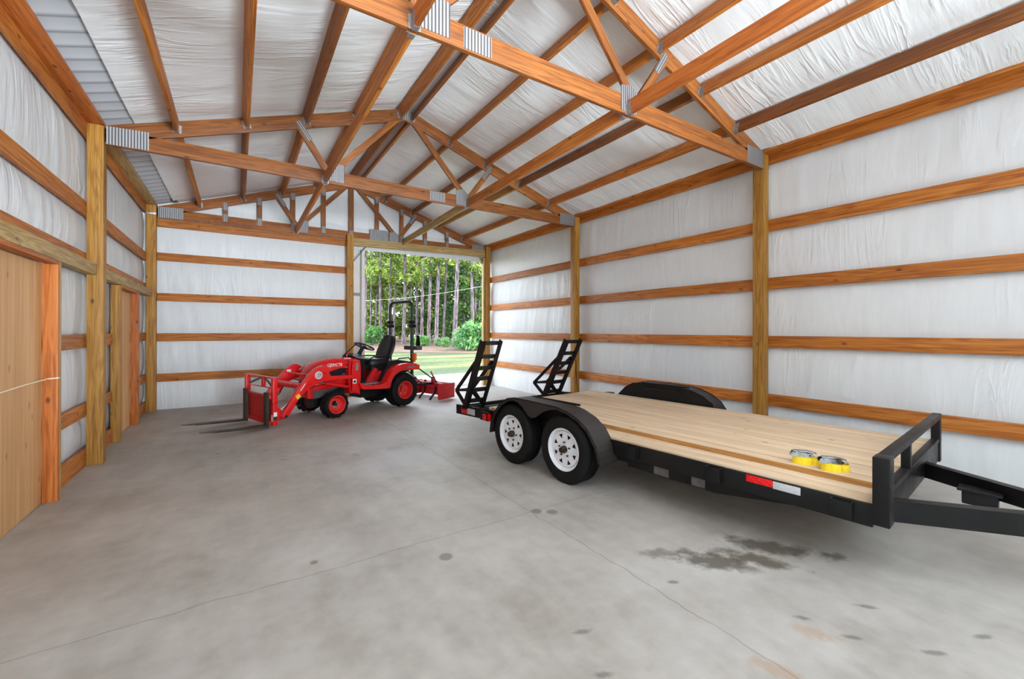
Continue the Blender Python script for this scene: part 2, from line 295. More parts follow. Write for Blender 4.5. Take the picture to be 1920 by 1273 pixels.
# ------------------------------------------------------------------ mesh helpers
class MB:
    def __init__(s): s.bm = bmesh.new()
    def hexa(s, pts, bev=0.0):
        vs = [s.bm.verts.new(p) for p in pts]
        fs = [s.bm.faces.new([vs[i] for i in q]) for q in ((0, 3, 2, 1), (4, 5, 6, 7), (0, 1, 5, 4), (1, 2, 6, 5), (2, 3, 7, 6), (3, 0, 4, 7))]
        if bev:
            es = list({e for f in fs for e in f.edges})
            bmesh.ops.bevel(s.bm, geom=es, offset=bev, segments=2, affect='EDGES', profile=0.6)
        return s
    def box(s, a, b, bev=0.0):
        x0, x1 = sorted((a[0], b[0])); y0, y1 = sorted((a[1], b[1])); z0, z1 = sorted((a[2], b[2]))
        return s.hexa([(x0, y0, z0), (x1, y0, z0), (x1, y1, z0), (x0, y1, z0), (x0, y0, z1), (x1, y0, z1), (x1, y1, z1), (x0, y1, z1)], bev)
    def bar(s, p, q, w, h, upv=(0, 0, 1), bev=0.0):
        p, q = Vector(p), Vector(q); d = (q - p).normalized(); u = Vector(upv); sd = d.cross(u)
        if sd.length < 1e-4: sd = d.cross(Vector((1, 0, 0)))
        sd.normalize(); u = sd.cross(d)
        a, c = sd * w / 2, u * h / 2
        return s.hexa([p - a - c, q - a - c, q + a - c, p + a - c, p - a + c, q - a + c, q + a + c, p + a + c], bev)
    def prism(s, poly, off, bev=0.0):
        off = Vector(off); n = len(poly)
        a = [s.bm.verts.new(p) for p in poly]; b = [s.bm.verts.new(Vector(p) + off) for p in poly]
        fs = [s.bm.faces.new(a), s.bm.faces.new(list(reversed(b)))]
        for i in range(n): fs.append(s.bm.faces.new([a[i], b[i], b[(i + 1) % n], a[(i + 1) % n]]))
        bmesh.ops.recalc_face_normals(s.bm, faces=fs)
        if bev:
            es = list({e for f in fs[:2] for e in f.edges}); bmesh.ops.bevel(s.bm, geom=es, offset=bev, segments=2, affect='EDGES', profile=0.6)
        return s
    def tube(s, path, r, seg=10, closed=False):
        P = [Vector(p) for p in path]; n = len(P); rr = r if isinstance(r, (list, tuple)) else [r] * n
        rings = []; prev = None
        for i in range(n):
            if closed: t = P[(i + 1) % n] - P[i - 1]
            else: t = P[min(i + 1, n - 1)] - P[max(i - 1, 0)]
            t.normalize()
            if prev is None:
                a = t.orthogonal().normalized()
            else:
                a = (prev - t * prev.dot(t)); a = a.normalized() if a.length > 1e-6 else t.orthogonal().normalized()
            prev = a; b = t.cross(a)
            rings.append([s.bm.verts.new(P[i] + (a * cos(2 * pi * k / seg) + b * sin(2 * pi * k / seg)) * rr[i]) for k in range(seg)])
        for i in range(n if closed else n - 1):
            A, B = rings[i], rings[(i + 1) % n]
            for k in range(seg): s.bm.faces.new([A[k], A[(k + 1) % seg], B[(k + 1) % seg], B[k]])
        if not closed: s.bm.faces.new(list(reversed(rings[0]))); s.bm.faces.new(rings[-1])
        return s
    def cyl(s, p, q, r, seg=20, r2=None): return s.tube([p, q], [r, r if r2 is None else r2], seg)
    def lathe(s, prof, c, axis, seg=48, closed=True):
        c = Vector(c); ax = Vector(axis).normalized(); a = ax.orthogonal().normalized(); b = ax.cross(a)
        rings = []
        for k in range(seg):
            t = 2 * pi * k / seg; d = a * cos(t) + b * sin(t)
            rings.append([s.bm.verts.new(c + d * r + ax * h) for r, h in prof])
        n = len(prof); fs = []
        for k in range(seg):
            A, B = rings[k], rings[(k + 1) % seg]
            for i in range(n if closed else n - 1):
                j = (i + 1) % n
                fs.append(s.bm.faces.new([A[i], A[j], B[j], B[i]]))
        bmesh.ops.recalc_face_normals(s.bm, faces=fs)
        return s
    def loft(s, secs, cap=True):
        rings = [[s.bm.verts.new(p) for p in sec] for sec in secs]; n = len(secs[0]); fs = []
        for A, B in zip(rings, rings[1:]):
            for i in range(n): fs.append(s.bm.faces.new([A[i], A[(i + 1) % n], B[(i + 1) % n], B[i]]))
        if cap: fs.append(s.bm.faces.new(rings[0])); fs.append(s.bm.faces.new(rings[-1]))
        bmesh.ops.recalc_face_normals(s.bm, faces=fs)
        return s
    def mesh(s, name, smooth=35):
        me = bpy.data.meshes.new(name); s.bm.to_mesh(me); s.bm.free()
        if smooth:
            for p in me.polygons: p.use_smooth = True
            me.set_sharp_from_angle(angle=radians(smooth))
        return me
    def build(s, name, mat, parent=None, loc=(0, 0, 0), rot=(0, 0, 0), smooth=35):
        return link(name, s.mesh(name, smooth), mat, parent, loc, rot)

def link(name, me, mat, parent=None, loc=(0, 0, 0), rot=(0, 0, 0)):
    if mat is not None and len(me.materials) == 0: me.materials.append(M[mat] if isinstance(mat, str) else mat)
    o = bpy.data.objects.new(name, me); COL.objects.link(o); o.location = loc; o.rotation_euler = rot
    if parent is not None: o.parent = parent
    return o

def tag(o, label, cat, group=None, kind=None):
    o['label'] = label; o['category'] = cat
    if group: o['group'] = group
    if kind: o['kind'] = kind
    return o

def empty(name, label, cat, loc=(0, 0, 0), rz=0.0, group=None, kind=None):
    o = bpy.data.objects.new(name, None); COL.objects.link(o); o.location = loc; o.rotation_euler = (0, 0, rz); o.empty_display_size = 0.2
    return tag(o, label, cat, group, kind)

def struct(o, label, cat):
    return tag(o, label, cat, kind='structure')

def board(name, a, b, w, t, mat, parent=None, upv=(0, 0, 1), shear=0.0, bev=0.003):
    """straight piece of lumber: local X runs along its length, so the grain does too; a, b are the ends of its centre line"""
    a, b = Vector(a), Vector(b); d = (b - a); L = d.length; d.normalize()
    u = Vector(upv); sd = u.cross(d).normalized(); u = d.cross(sd)
    mb = MB(); h = L / 2; s = shear
    mb.hexa([(-h - s / 2, -t / 2, -w / 2), (h - s / 2, -t / 2, -w / 2), (h - s / 2, t / 2, -w / 2), (-h - s / 2, t / 2, -w / 2),
             (-h + s / 2, -t / 2, w / 2), (h + s / 2, -t / 2, w / 2), (h + s / 2, t / 2, w / 2), (-h + s / 2, t / 2, w / 2)], bev)
    o = mb.build(name, mat, None)
    Mx = Matrix((d, sd, u)).transposed().to_4x4(); Mx.translation = (a + b) / 2
    if parent is not None:
        pm = Matrix.LocRotScale(parent.location, parent.rotation_euler, parent.scale)
        o.parent = parent; o.matrix_basis = pm.inverted() @ Mx
    else: o.matrix_basis = Mx
    return o

# ================================================================== THE BUILDING
XLI, XLG, XRI, XRG = -1.27, -1.41, 5.718, 5.845
YB, YG = 10.15, 10.30
Y1, Y3 = 6.513, 2.853                     # front faces of the two open trusses
YF, Y0 = -8.2, -0.81
RIDGE, EAVE, SL = 2.224, 3.82, 0.338
def roofz(x): return EAVE + SL * (x + 1.27) if x < RIDGE else EAVE + SL * (5.718 - x)

# floor
mb = MB(); mb.box((-1.5, YF, -0.12), (5.92, 10.42, 0)); f_o = struct(mb.build('floor', 'concrete', smooth=0), 'grey concrete slab with oil stains and fine joints', 'floor')

# film walls
GL = [(0.0, 0.19), (0.55, 0.69), (1.31, 1.46), (2.22, 2.36), (2.78, 2.93), (3.67, 3.82)]
GR = [(0.532, 0.682), (1.293, 1.443), (2.053, 2.203), (2.813, 2.963), (3.69, 3.82)]
def pillow(z, bands):
    lo = 0.0; hi = 3.9
    for a, b_ in bands:
        if b_ <= z: lo = max(lo, b_)
        if a >= z: hi = min(hi, a)
    for a, b_ in bands:
        if a < z < b_: return 0.0
    return sin(pi * min(1, max(0, (z - lo) / max(0.05, hi - lo)))) ** 0.7
def crease(s, z, seed):
    v = noise.noise(Vector((s * 2.3, z * 0.5, seed))) * 0.011 + noise.noise(Vector((s * 7.0 + 0.9 * z, z * 0.55, seed + 9))) * 0.006
    r = noise.noise(Vector((s * 4.2 + 0.5 * z, z * 0.4, seed + 4)))
    return v + max(0, 0.10 - abs(r)) * 0.07
def film_wall(name, mat, pts, seed, bands, nrm, label):
    """pts(i, j) -> (s, z, position) on a grid"""
    bm = bmesh.new(); G = []
    for col in pts:
        row = []
        for s_, z, p in col:
            dsp = pillow(z, bands) * 0.022 + crease(s_, z, seed) * min(1, pillow(z, bands) * 2 + 0.15)
            row.append(bm.verts.new(Vector(p) + Vector(nrm) * dsp))
        G.append(row)
    for A, B in zip(G, G[1:]):
        for i in range(len(A) - 1): bm.faces.new([A[i], B[i], B[i + 1], A[i + 1]])
    me = bpy.data.meshes.new(name); bm.to_mesh(me); bm.free()
    for p in me.polygons: p.use_smooth = True
    return struct(link(name, me, mat), label, 'wall')
NZ = 84
def side(x, y0, y1, step, top):
    k = int((y1 - y0) / step)
    return [[(y0 + (y1 - y0) * i / k, top * j / NZ, (x, y0 + (y1 - y0) * i / k, top * j / NZ)) for j in range(NZ + 1)] for i in range(k + 1)]
film_wall('wall_left', 'film_x', side(XLG - 0.075, YF, 10.36, 0.045, 3.82), 1.0, GL, (1, 0, 0), 'long wall of white insulation film behind the two plywood doors')
film_wall('wall_right', 'film_x', side(XRG + 0.075, YF, 10.36, 0.045, 3.84), 5.0, GR, (-1, 0, 0), 'long wall of white insulation film behind the trailer')
DX0, DZ1 = 2.09, 3.40
cols = []
k = int((5.92 + 1.49) / 0.05)
gb = []
for i in range(k + 1):
    x = -1.49 + (5.92 + 1.49) * i / k
    gb.append((x, 0.0 if x <= DX0 else DZ1 + 0.06, roofz(min(5.9, max(-1.4, x))) + 0.02))
def end_cols(lo, hi, zb, zt):
    out = []
    kk = max(2, int((hi - lo) / 0.05))
    for i in range(kk + 1):
        x = lo + (hi - lo) * i / kk; a = zb; b_ = zt(x)
        out.append([(x, a + (b_ - a) * j / NZ, (x, YG + 0.058, a + (b_ - a) * j / NZ)) for j in range(NZ + 1)])
    return out
zt = lambda x: roofz(min(5.9, max(-1.45, x))) + 0.075
film_wall('wall_back', 'film_y', end_cols(-1.49, DX0 + 0.06, 0.0, zt), 11.0, GR[:4] + [(3.45, 3.6)], (0, -1, 0), 'end wall of white insulation film beside the open doorway')
film_wall('wall_back.001', 'film_y', end_cols(DX0 + 0.06, 5.92, DZ1, zt), 14.0, [(3.40, 3.62)], (0, -1, 0), 'white film gable above the open doorway')

film_wall('wall_front_added', 'film_y', [[(x, z, (x, YF + 0.02, z)) for z in (0, 1.2, 2.4, 3.6, roofz(x) + 0.07)] for x in (-1.5 + 7.42 * i / 20 for i in range(21))], 21.0, [], (0, 1, 0), 'unseen white film end wall added behind the viewpoint to shut out skylight')  # unseen wall added to close off sky light and even the lighting
# roof film: sags between purlins, one mesh for both slopes
PX = [-0.62, 0.085, 0.79, 1.46, 2.12, 2.33, 2.99, 3.66, 4.36, 5.06]
def sag(x):
    e = sorted([-1.45] + PX + [5.9])
    for a, b_ in zip(e, e[1:]):
        if a <= x <= b_: return sin(pi * (x - a) / (b_ - a)) ** 0.8
    return 0
bm = bmesh.new(); G = []
ny = 380
for i in range(0, 151):
    x = -1.02 + (5.716 + 1.02) * i / 150; row = []
    for j in range(ny + 1):
        y = YF + (10.42 - YF) * j / ny
        yy = min(1, min(abs(y - a) for a in (Y1, Y3, YG, Y0)) / 0.25)
        r = noise.noise(Vector((x * 0.7 + 0.15 * y, y * 4.0, 3.3)))
        d = sag(x) * (0.020 * yy + noise.noise(Vector((x * 0.8, y * 3.2, 1.7))) * 0.012 + noise.noise(Vector((x * 1.2, y * 9.0, 8.7))) * 0.004 + max(0, 0.10 - abs(r)) * 0.06)
        row.append(bm.verts.new((x, y, roofz(x) + 0.035 - d)))
    G.append(row)
for A, B in zip(G, G[1:]):
    for i in range(ny): bm.faces.new([A[i], A[i + 1], B[i + 1], B[i]])
me = bpy.data.meshes.new('ceiling'); bm.to_mesh(me); bm.free()
for p in me.polygons: p.use_smooth = True
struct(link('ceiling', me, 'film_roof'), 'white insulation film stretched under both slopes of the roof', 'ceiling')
# metal roof over it
mb = MB()
for sgn in (0, 1):
    xs = (-1.75, RIDGE) if sgn == 0 else (RIDGE, 6.2)
    zs = [EAVE + SL * (xs[0] + 1.27) if sgn == 0 else roofz(RIDGE), roofz(RIDGE) if sgn == 0 else EAVE + SL * (5.718 - xs[1])]
    mb.prism([(xs[0], YF - 0.2, zs[0] + 0.09), (xs[1], YF - 0.2, zs[1] + 0.09), (xs[1], YF - 0.2, zs[1] + 0.11), (xs[0], YF - 0.2, zs[0] + 0.11)], (0, 19.2, 0))
struct(mb.build('roof', 'galv', smooth=0), 'ribbed metal roof above the white film', 'roof')
mb = MB()
mb.prism([(-1.42, YF, EAVE + SL * -0.15 + 0.05), (-1.0, YF, roofz(-1.0) + 0.05), (-1.0, YF, roofz(-1.0) + 0.056), (-1.42, YF, EAVE + SL * -0.15 + 0.056)], (0, 18.6, 0))
struct(mb.build('trim_1', 'ribbed', smooth=0), 'strip of bare ribbed roof metal along the eave above the plywood doors', 'eave strip')

mb = MB(); mb.box((-1.58, YF, -0.05), (-1.565, 10.44, 3.72)); struct(mb.build('wall_left_light_shield', 'galv', smooth=0), 'unseen metal siding added outside the plywood door wall to block light leaks', 'siding')  # sheet added outside the film to stop daylight leaking in at the corners
mb = MB(); mb.box((6.0, YF, -0.05), (6.015, 10.44, 3.72)); struct(mb.build('wall_right_light_shield', 'galv', smooth=0), 'unseen metal siding added outside the trailer side wall to block light leaks', 'siding')  # added on this side as well, to keep daylight out
mb = MB(); mb.prism([(-1.58, 10.43, -0.05), (2.12, 10.43, -0.05), (2.12, 10.43, 3.45), (6.0, 10.43, 3.45), (6.0, 10.43, 3.72), (RIDGE, 10.43, roofz(RIDGE) + 0.08), (-1.58, 10.43, 3.72)], (0, 0.015, 0)); struct(mb.build('wall_back_light_shield', 'door_panel', smooth=0), 'metal siding added outside the doorway end wall to block light leaks', 'siding')  # added behind the end film to seal daylight gaps, doorway left open
# posts ----------------------------------------------------------------------
def post(x0, x1, y0, y1, top, label, mat='post'):
    o = board('timber_post', ((x0 + x1) / 2, (y0 + y1) / 2, 0), ((x0 + x1) / 2, (y0 + y1) / 2, top), x1 - x0, y1 - y0, mat, upv=(1, 0, 0), bev=0.006)
    return tag(o, label, 'post', kind='thing')
PT = 3.81
post(XLG, XLI, Y1, Y1 + 0.14, PT, 'square treated post standing between the two plywood doors')
pc = post(XLG, XLI, YB, YB + 0.14, PT, 'square treated post in the back corner beside the farther plywood door')
mb = MB(); mb.box((-0.07, -0.005, -0.02), (0.07, 0.0, 0.02), 0.002); mb.box((-0.02, -0.012, -0.012), (0.0, -0.004, 0.012), 0.003)
sp = mb.build('steel_strap', 'galv', pc); sp.matrix_basis = pc.matrix_basis.inverted() @ Matrix.Translation((XLG + 0.07, YB, 3.66))
post(XRI, XRG, Y3, Y3 + 0.14, PT, 'square treated post behind the middle of the trailer, nearest on that wall')
post(XRI, XRG, Y1, Y1 + 0.14, PT, 'square treated post behind the far trailer ramp')
post(XRI, XRG, YB, YB + 0.14, PT, 'treated post at the outer corner of the open doorway')
post(2.083, 2.222, 10.10, 10.24, 3.685, 'treated post at the inner edge of the open doorway, behind the tractor')

# girts ------------------------------------------------------------------------
def girt(a, b_, w, label, mat='pine', t=0.038):
    o = board('timber_girt', a, b_, w, t, mat)
    return tag(o, label, 'girt', kind='thing')
rows = ['lowest', 'second from floor', 'third from floor', 'fourth from floor', 'topmost']
baysR = [(Y0, Y3, 'near bay by trailer front'), (Y3 + 0.14, Y1, 'middle bay behind trailer fenders'), (Y1 + 0.14, YB, 'far bay next to doorway')]
for i, (z0, z1) in enumerate(GR):
    for j, (ya, yb_, w_) in enumerate(baysR):
        girt((XRG + 0.02, ya if j == 0 else ya - 0.06, (z0 + z1) / 2), (XRG + 0.02, yb_ + 0.06, (z0 + z1) / 2), z1 - z0, f'{rows[i]} girt on the trailer side wall, {w_}')
lrow = ['bottom skirt board', 'second girt from the floor', 'third girt from the floor', 'girt just above the door header', 'upper pine girt', 'top girt under the eave plate']
for i, (z0, z1) in enumerate(GL):
    if i < 3: segs = [(5.392, Y1, 'between the near plywood door and the post'), (Y1 + 0.06, 7.68, 'between the post and the far plywood door'), (8.96, YB + 0.1, 'between the far plywood door and the corner')]
    else: segs = [(Y0, Y1 + 0.06, 'beside the near plywood door'), (Y1 + 0.062, YB + 0.1, 'beside the far plywood door')]
    for ya, yb_, w_ in segs:
        girt((XLG - 0.019, ya, (z0 + z1) / 2), (XLG - 0.019, yb_, (z0 + z1) / 2), z1 - z0, f'{lrow[i]} {w_}')
brow = ['lowest', 'second from floor', 'third from floor', 'fourth from floor']
for i, (z0, z1) in enumerate(GR[:4]):
    girt((XLI + 0.0, YG + 0.019, (z0 + z1) / 2), (2.15, YG + 0.019, (z0 + z1) / 2), z1 - z0, f'{brow[i]} pine girt on the end wall behind the tractor')
girt((XLI, YG + 0.019, 3.525), (2.15, YG + 0.019, 3.525), 0.15, 'pine girt tight under the gable truss on the end wall')

# eave plates
def plate_beam(x0, x1, ya, yb_, label, mat):
    o = board('eave_plate', ((x0 + x1) / 2, ya, EAVE + 0.012), ((x0 + x1) / 2, yb_, EAVE + 0.012), 0.038, x1 - x0, mat, bev=0.004)
    return tag(o, label, 'plate', kind='thing')
plate_beam(XLG + 0.0, XLI + 0.005, Y0, Y1 + 0.07, 'wide eave plate above the near plywood door', 'jamb')
plate_beam(XLG + 0.0, XLI + 0.005, Y1 + 0.072, YG, 'pale eave plate above the far plywood door', 'header')
plate_beam(XRI, XRG, Y0, Y3 + 0.07, 'eave plate on the trailer side wall, near bay', 'pine')
plate_beam(XRI, XRG, Y3 + 0.072, Y1 + 0.07, 'eave plate on the trailer side wall, middle bay', 'pine')
plate_beam(XRI, XRG, Y1 + 0.072, YG, 'eave plate on the trailer side wall, far bay', 'pine')

# trusses ---------------------------------------------------------------------
ang = math.atan(SL); CW = 0.184
def truss(yf, label, gable=False):
    T = 0.038; yc = yf + T / 2
    r = empty('roof_truss', label, 'truss', (RIDGE, yc, 3.6), kind='thing')
    board('bottom_chord', (XLI + 0.004, yc, 3.695), (XRI - 0.004, yc, 3.695), 0.184, T, 'truss', r)
    vd = CW / cos(ang)
    za = EAVE - 0.005 - vd / 2
    zr = roofz(RIDGE) - 0.005 - vd / 2
    board('top_chord', (XLI + 0.004, yc, za), (RIDGE - 0.001, yc, zr), CW, T, 'truss', r, shear=CW * tan(ang))
    board('top_chord', (RIDGE + 0.001, yc, zr), (XRI - 0.004, yc, za), CW, T, 'truss', r, shear=-CW * tan(ang))
    nl, nr = 1.10, 3.30
    def web(a, b_, w=0.089, name='web'): return board(name, (a[0], yc, a[1]), (b_[0], yc, b_[1]), w, T - 0.002, 'truss', r)
    zn = 3.70
    web((nl + 0.02, zn + 0.06), (RIDGE - 0.06, zr - 0.02)); web((nr - 0.02, zn + 0.06), (RIDGE + 0.06, zr - 0.02))
    web((nl - 0.02, zn + 0.06), (0.70, roofz(0.70) - 0.15)); web((nr + 0.02, zn + 0.06), (2 * RIDGE - 0.70, roofz(0.70) - 0.15))
    def pl(x0, x1, z0, z1, rot=0.0, poly=None):
        mb = MB(); w, h = (x1 - x0) / 2, (z1 - z0) / 2
        if poly: mb.prism([(px - (x0 + x1) / 2, -0.0015, pz - (z0 + z1) / 2) for px, pz in poly], (0, 0.003, 0))
        else: mb.box((-w, -0.0015, -h), (w, 0.0015, h))
        o = mb.build('gusset_plate', 'plate', r, smooth=0); o.location = ((x0 + x1) / 2 - RIDGE, yf - 0.002 - yc, (z0 + z1) / 2 - 3.6); o.rotation_euler = (0, rot, 0)
    pl(XLI + 0.02, -0.88, 3.61, 3.84, poly=[(XLI + 0.02, 3.61), (-0.88, 3.615), (-0.88, 3.83), (XLI + 0.02, 3.81)])
    pl(5.33, XRI - 0.02, 3.61, 3.83)
    pl(nl - 0.03, nl + 0.20, 3.64, 3.90, poly=[(nl - 0.03, 3.64), (nl + 0.2, 3.64), (nl + 0.2, 3.90), (nl + 0.04, 3.90), (nl - 0.03, 3.78)])
    pl(nr - 0.22, nr + 0.01, 3.63, 3.90, poly=[(nr - 0.22, 3.63), (nr + 0.01, 3.63), (nr + 0.01, 3.83), (nr - 0.08, 3.90), (nr - 0.22, 3.87)])
    if yf < 5: pl(1.41, 1.65, 3.615, 3.775)
    else: pl(2.62, 2.88 if not gable else 3.06, 3.625, 3.775 if not gable else 3.90)
    pl(RIDGE - 0.07, RIDGE + 0.07, zr - 0.09, zr + 0.12)
    dx, dz = 0.70 - (nl - 0.02), roofz(0.70) - 0.15 - (zn + 0.06)
    for sg in (-1, 1):
        cx = RIDGE + sg * (RIDGE - 0.77); cz = roofz(0.77) - 0.235
        mb = MB(); mb.box((-0.037, -0.0015, -0.14), (0.037, 0.0015, 0.14)); o = mb.build('gusset_plate', 'plate', r, smooth=0)
        o.location = (cx - RIDGE, yf - 0.002 - yc, cz - 3.6); o.rotation_euler = (0, sg * math.atan2(-dx, dz), 0)
    if gable:
        for xs in (-0.21, 0.38, 1.00, 1.61, 2.20, 2.79, 3.39, 4.0, 4.60):
            top = roofz(xs) - 0.16; bot = 3.75
            st = board('stud', (xs, yc - 0.004, bot), (xs, yc - 0.004, top), 0.089 if abs(xs - 2.2) > 0.1 else 0.11, T - 0.012, 'truss', r, upv=(1, 0, 0))
            for zc in ((bot + 0.0, top - 0.04) if abs(xs - 2.2) > 0.1 else (bot - 0.02,)):
                hh = min(0.075, (top - bot) / 3)
                mb = MB(); mb.box((-0.04, -0.0015, -hh), (0.04, 0.0015, hh)); o = mb.build('gusset_plate', 'plate', r, smooth=0)
                o.location = (xs - RIDGE, yf - 0.004 - yc, zc - 3.6)
    return r
truss(Y3, 'nearest pine roof truss, spanning over the trailer deck')
truss(Y1, 'second pine roof truss, landing on the post between the plywood doors')
truss(YG - 0.05, 'gable truss with short studs, against the end wall film', gable=True)

# purlins with hangers ----------------------------------------------------------
HANG = MB(); HANG.box((-0.022, -0.05, -0.0752), (0.022, 0.0, -0.0722)); HANG.box((-0.0225, -0.05, -0.075), (-0.0192, 0, 0.045)); HANG.box((0.0192, -0.05, -0.075), (0.0225, 0, 0.045))
HANG.box((-0.045, -0.003, -0.07), (-0.022, 0, 0.03)); HANG.box((0.022, -0.003, -0.07), (0.045, 0, 0.03))
hang_me = HANG.mesh('hanger', 0); hang_me.materials.append(M['hanger'])
nameP = ['lowest purlin', 'second purlin up', 'third purlin up', 'fourth purlin up', 'ridge purlin']
sideP = ['on the plywood door side of the roof', 'on the trailer side of the roof']
bayP = [(Y0, Y3, 'nearest bay'), (Y3 + 0.038, Y1, 'middle bay'), (Y1 + 0.038, YG - 0.05, 'far bay')]
def purlin_run(name, x_at, zc_at, w, ya, yb_, label, cat, mat, tilt=0.0):
    o = board(name, (x_at(ya), ya + 0.002, zc_at(ya)), (x_at(yb_), yb_ - 0.002, zc_at(yb_)), w, 0.038, mat, upv=(sin(tilt), 0, cos(tilt)))
    tag(o, label, cat, kind='thing')
    inv = o.matrix_basis.inverted()
    for yy, rz in ((yb_ - 0.002, 0.0), (ya + 0.002, pi)):
        if yy < Y0 + 0.1: continue
        h = bpy.data.objects.new('joist_hanger', hang_me); COL.objects.link(h); h.parent = o
        h.matrix_basis = inv @ Matrix.Translation((x_at(yy), yy, zc_at(yy))) @ Matrix.Rotation(tilt, 4, 'Y') @ Matrix.Translation((0, 0, -w / 2 + 0.073)) @ Matrix.Rotation(rz, 4, 'Z')
    return o
for bi, (ya, yb_, bn) in enumerate(bayP):
    for i, x in enumerate(PX):
        k = i if i < 5 else 9 - i
        hw = 0.078; tl = 0.0 if i == 0 else (-ang if i < 5 else ang); zc = roofz(x) + 0.006 - hw / cos(ang); xc = x
        mat = 'pine' if (i + bi) % 3 else 'truss'
        if i == 8 and bi == 2: mat = 'post'
        purlin_run('timber_purlin', lambda y, x=xc: x, lambda y, zc=zc: zc, 2 * hw, ya, yb_, f'{nameP[k]} {sideP[0 if i < 5 else 1]}, {bn}', 'purlin', mat, tl)
bx = [lambda y: 1.045 + (y - Y1) * 0.004, lambda y: 3.29 + (y - Y1) * 0.03]
bl = ['on the plywood door side', 'on the trailer side']
for bi, (ya, yb_, bn) in enumerate(bayP):
    for s_ in (0, 1):
        mat = 'header' if (s_ == 1 and bi == 2) else ('jamb' if bi == 0 else 'pine')
        purlin_run('ceiling_brace', bx[s_], lambda y: 3.59 + 0.075, 0.14, ya, yb_, f'level brace between truss bottom chords {bl[s_]}, {bn}', 'brace', mat)

mb = MB(); mb.prism([(-1.13, 10.10, 3.97), (-1.07, 10.10, 4.0), (-1.0, 10.10, 3.985), (-0.93, 10.12, 3.90), (-1.02, 10.11, 3.90), (-1.06, 10.10, 3.93)], (0, 0.004, 0))
tag(mb.build('foil_flap', M['litter'] if 'litter' in M else 'hub'), 'torn brown flap hanging by the gable truss end under the eave strip', 'flap', kind='thing')
mb = MB(); mb.tube([(5.735, 6.505, 0.92), (5.74, 6.503, 0.70), (5.76, 6.505, 0.48), (5.80, 6.505, 0.30), (5.81, 6.505, 0.06)], 0.005, 6)
tag(mb.build('cord', 'plastic'), 'thin black cord hanging down the post behind the far ramp', 'cord', kind='thing')
# plywood doors -------------------------------------------------------------------
def ply_door(name, y0, y1, zh, hy0, hy1, near_jamb, label):
    r = bpy.data.objects.new(name, None); COL.objects.link(r); r.location = (XLG, (y0 + y1) / 2, 0); struct(r, label, 'door')
    mb = MB(); mb.box((XLG - 0.035, y0 - r.location.y, 0.005), (XLG - 0.02, y1 - r.location.y, zh)); o = mb.build('plywood_panel', 'ply', r); o.location = (-XLG, 0, 0)
    zj = zh
    board('jamb', (XLG + 0.033, y1 + 0.02, 0), (XLG + 0.033, y1 + 0.02, zj), 0.10, 0.04, 'jamb', r, upv=(1, 0, 0))
    board('stud', (XLG + 0.033, y1 + 0.062, 0), (XLG + 0.033, y1 + 0.062, zj + 0.03), 0.10, 0.038, 'header', r, upv=(1, 0, 0))
    if near_jamb:
        board('post_stud', (XLG + 0.033, y0 - 0.04, 0), (XLG + 0.033, y0 - 0.04, zj + 0.03), 0.10, 0.08, 'post', r, upv=(1, 0, 0))
    board('head_jamb', (XLG + 0.04, y0, zj + 0.018), (XLG + 0.04, y1 + 0.04, zj + 0.018), 0.036, 0.086, 'jamb', r)
    board('header', (XLG + 0.04, hy0, zj + 0.10), (XLG + 0.04, hy1, zj + 0.10), 0.125, 0.09, 'header', r)
    return r
d1 = ply_door('door_1', 3.2, 5.31, 2.085, 2.2, Y1 - 0.002, False, 'raw plywood door in orange framing, nearest the camera')
ply_door('door_2', 7.76, 8.92, 2.085, Y1 + 0.145, YB - 0.002, True, 'narrow raw plywood door in orange framing beside the back corner post')
mb = MB(); mb.tube([(XLG - 0.012, 4.2, 1.052), (XLG - 0.012, 5.0, 1.072), (XLG + 0.02, 5.303, 1.082), (XLG + 0.085, 5.305, 1.086), (XLG + 0.087, 5.33, 1.086)], 0.006, 8)
tag(mb.build('cord', 'cord'), 'thin cream cord stretched across the near plywood door', 'cord')

# doorway in the end wall -----------------------------------------------------------
o = board('header_beam', (2.225, 10.19, 3.535), (5.69, 10.19, 3.60), 0.17, 0.04, 'header'); tag(o, 'greenish timber header over the open doorway', 'beam', kind='thing')
o = board('door_trim_board', (5.685, 10.25, 0), (5.685, 10.25, 3.5), 0.06, 0.10, 'header', upv=(1, 0, 0)); tag(o, 'pale trim board beside the doorway corner post', 'board', kind='thing')
r = empty('sliding_door', 'white steel sliding door pushed back outside the doorway edge', 'door', (2.2, 10.47, 0), kind='thing')
mb = MB(); mb.box((-0.9, 0, 0.02), (0.25, 0.02, 3.6)); mb.build('door_skin', 'door_panel', r, smooth=0)
mb = MB()
for z in (0.03, 1.15, 2.32, 3.42): mb.box((-0.9, -0.04, z), (0.25, -0.001, z + 0.07), 0.004)
mb.build('cross_rail', 'door_frame', r)
mb = MB(); mb.box((0.25, -0.045, 0.02), (0.275, 0.022, 3.6), 0.003); mb.build('edge_rail', 'door_frame', r)
mb = MB(); mb.box((0.276, -0.05, 0.01), (0.345, 0.03, 3.62), 0.004); mb.build('edge_trim', 'door_panel', r)
for a, b_, lb in (((2.235, 10.27, 3.08), (2.53, 10.27, 3.47), 'thin black diagonal rod across the upper inner corner of the doorway'), ((5.43, 10.27, 3.86), (5.70, 10.27, 3.24), 'thin black diagonal rod across the upper outer corner of the doorway')):
    mb = MB(); mb.cyl(a, b_, 0.008, 8); tag(mb.build('brace_rod', 'plastic'), lb, 'rod')

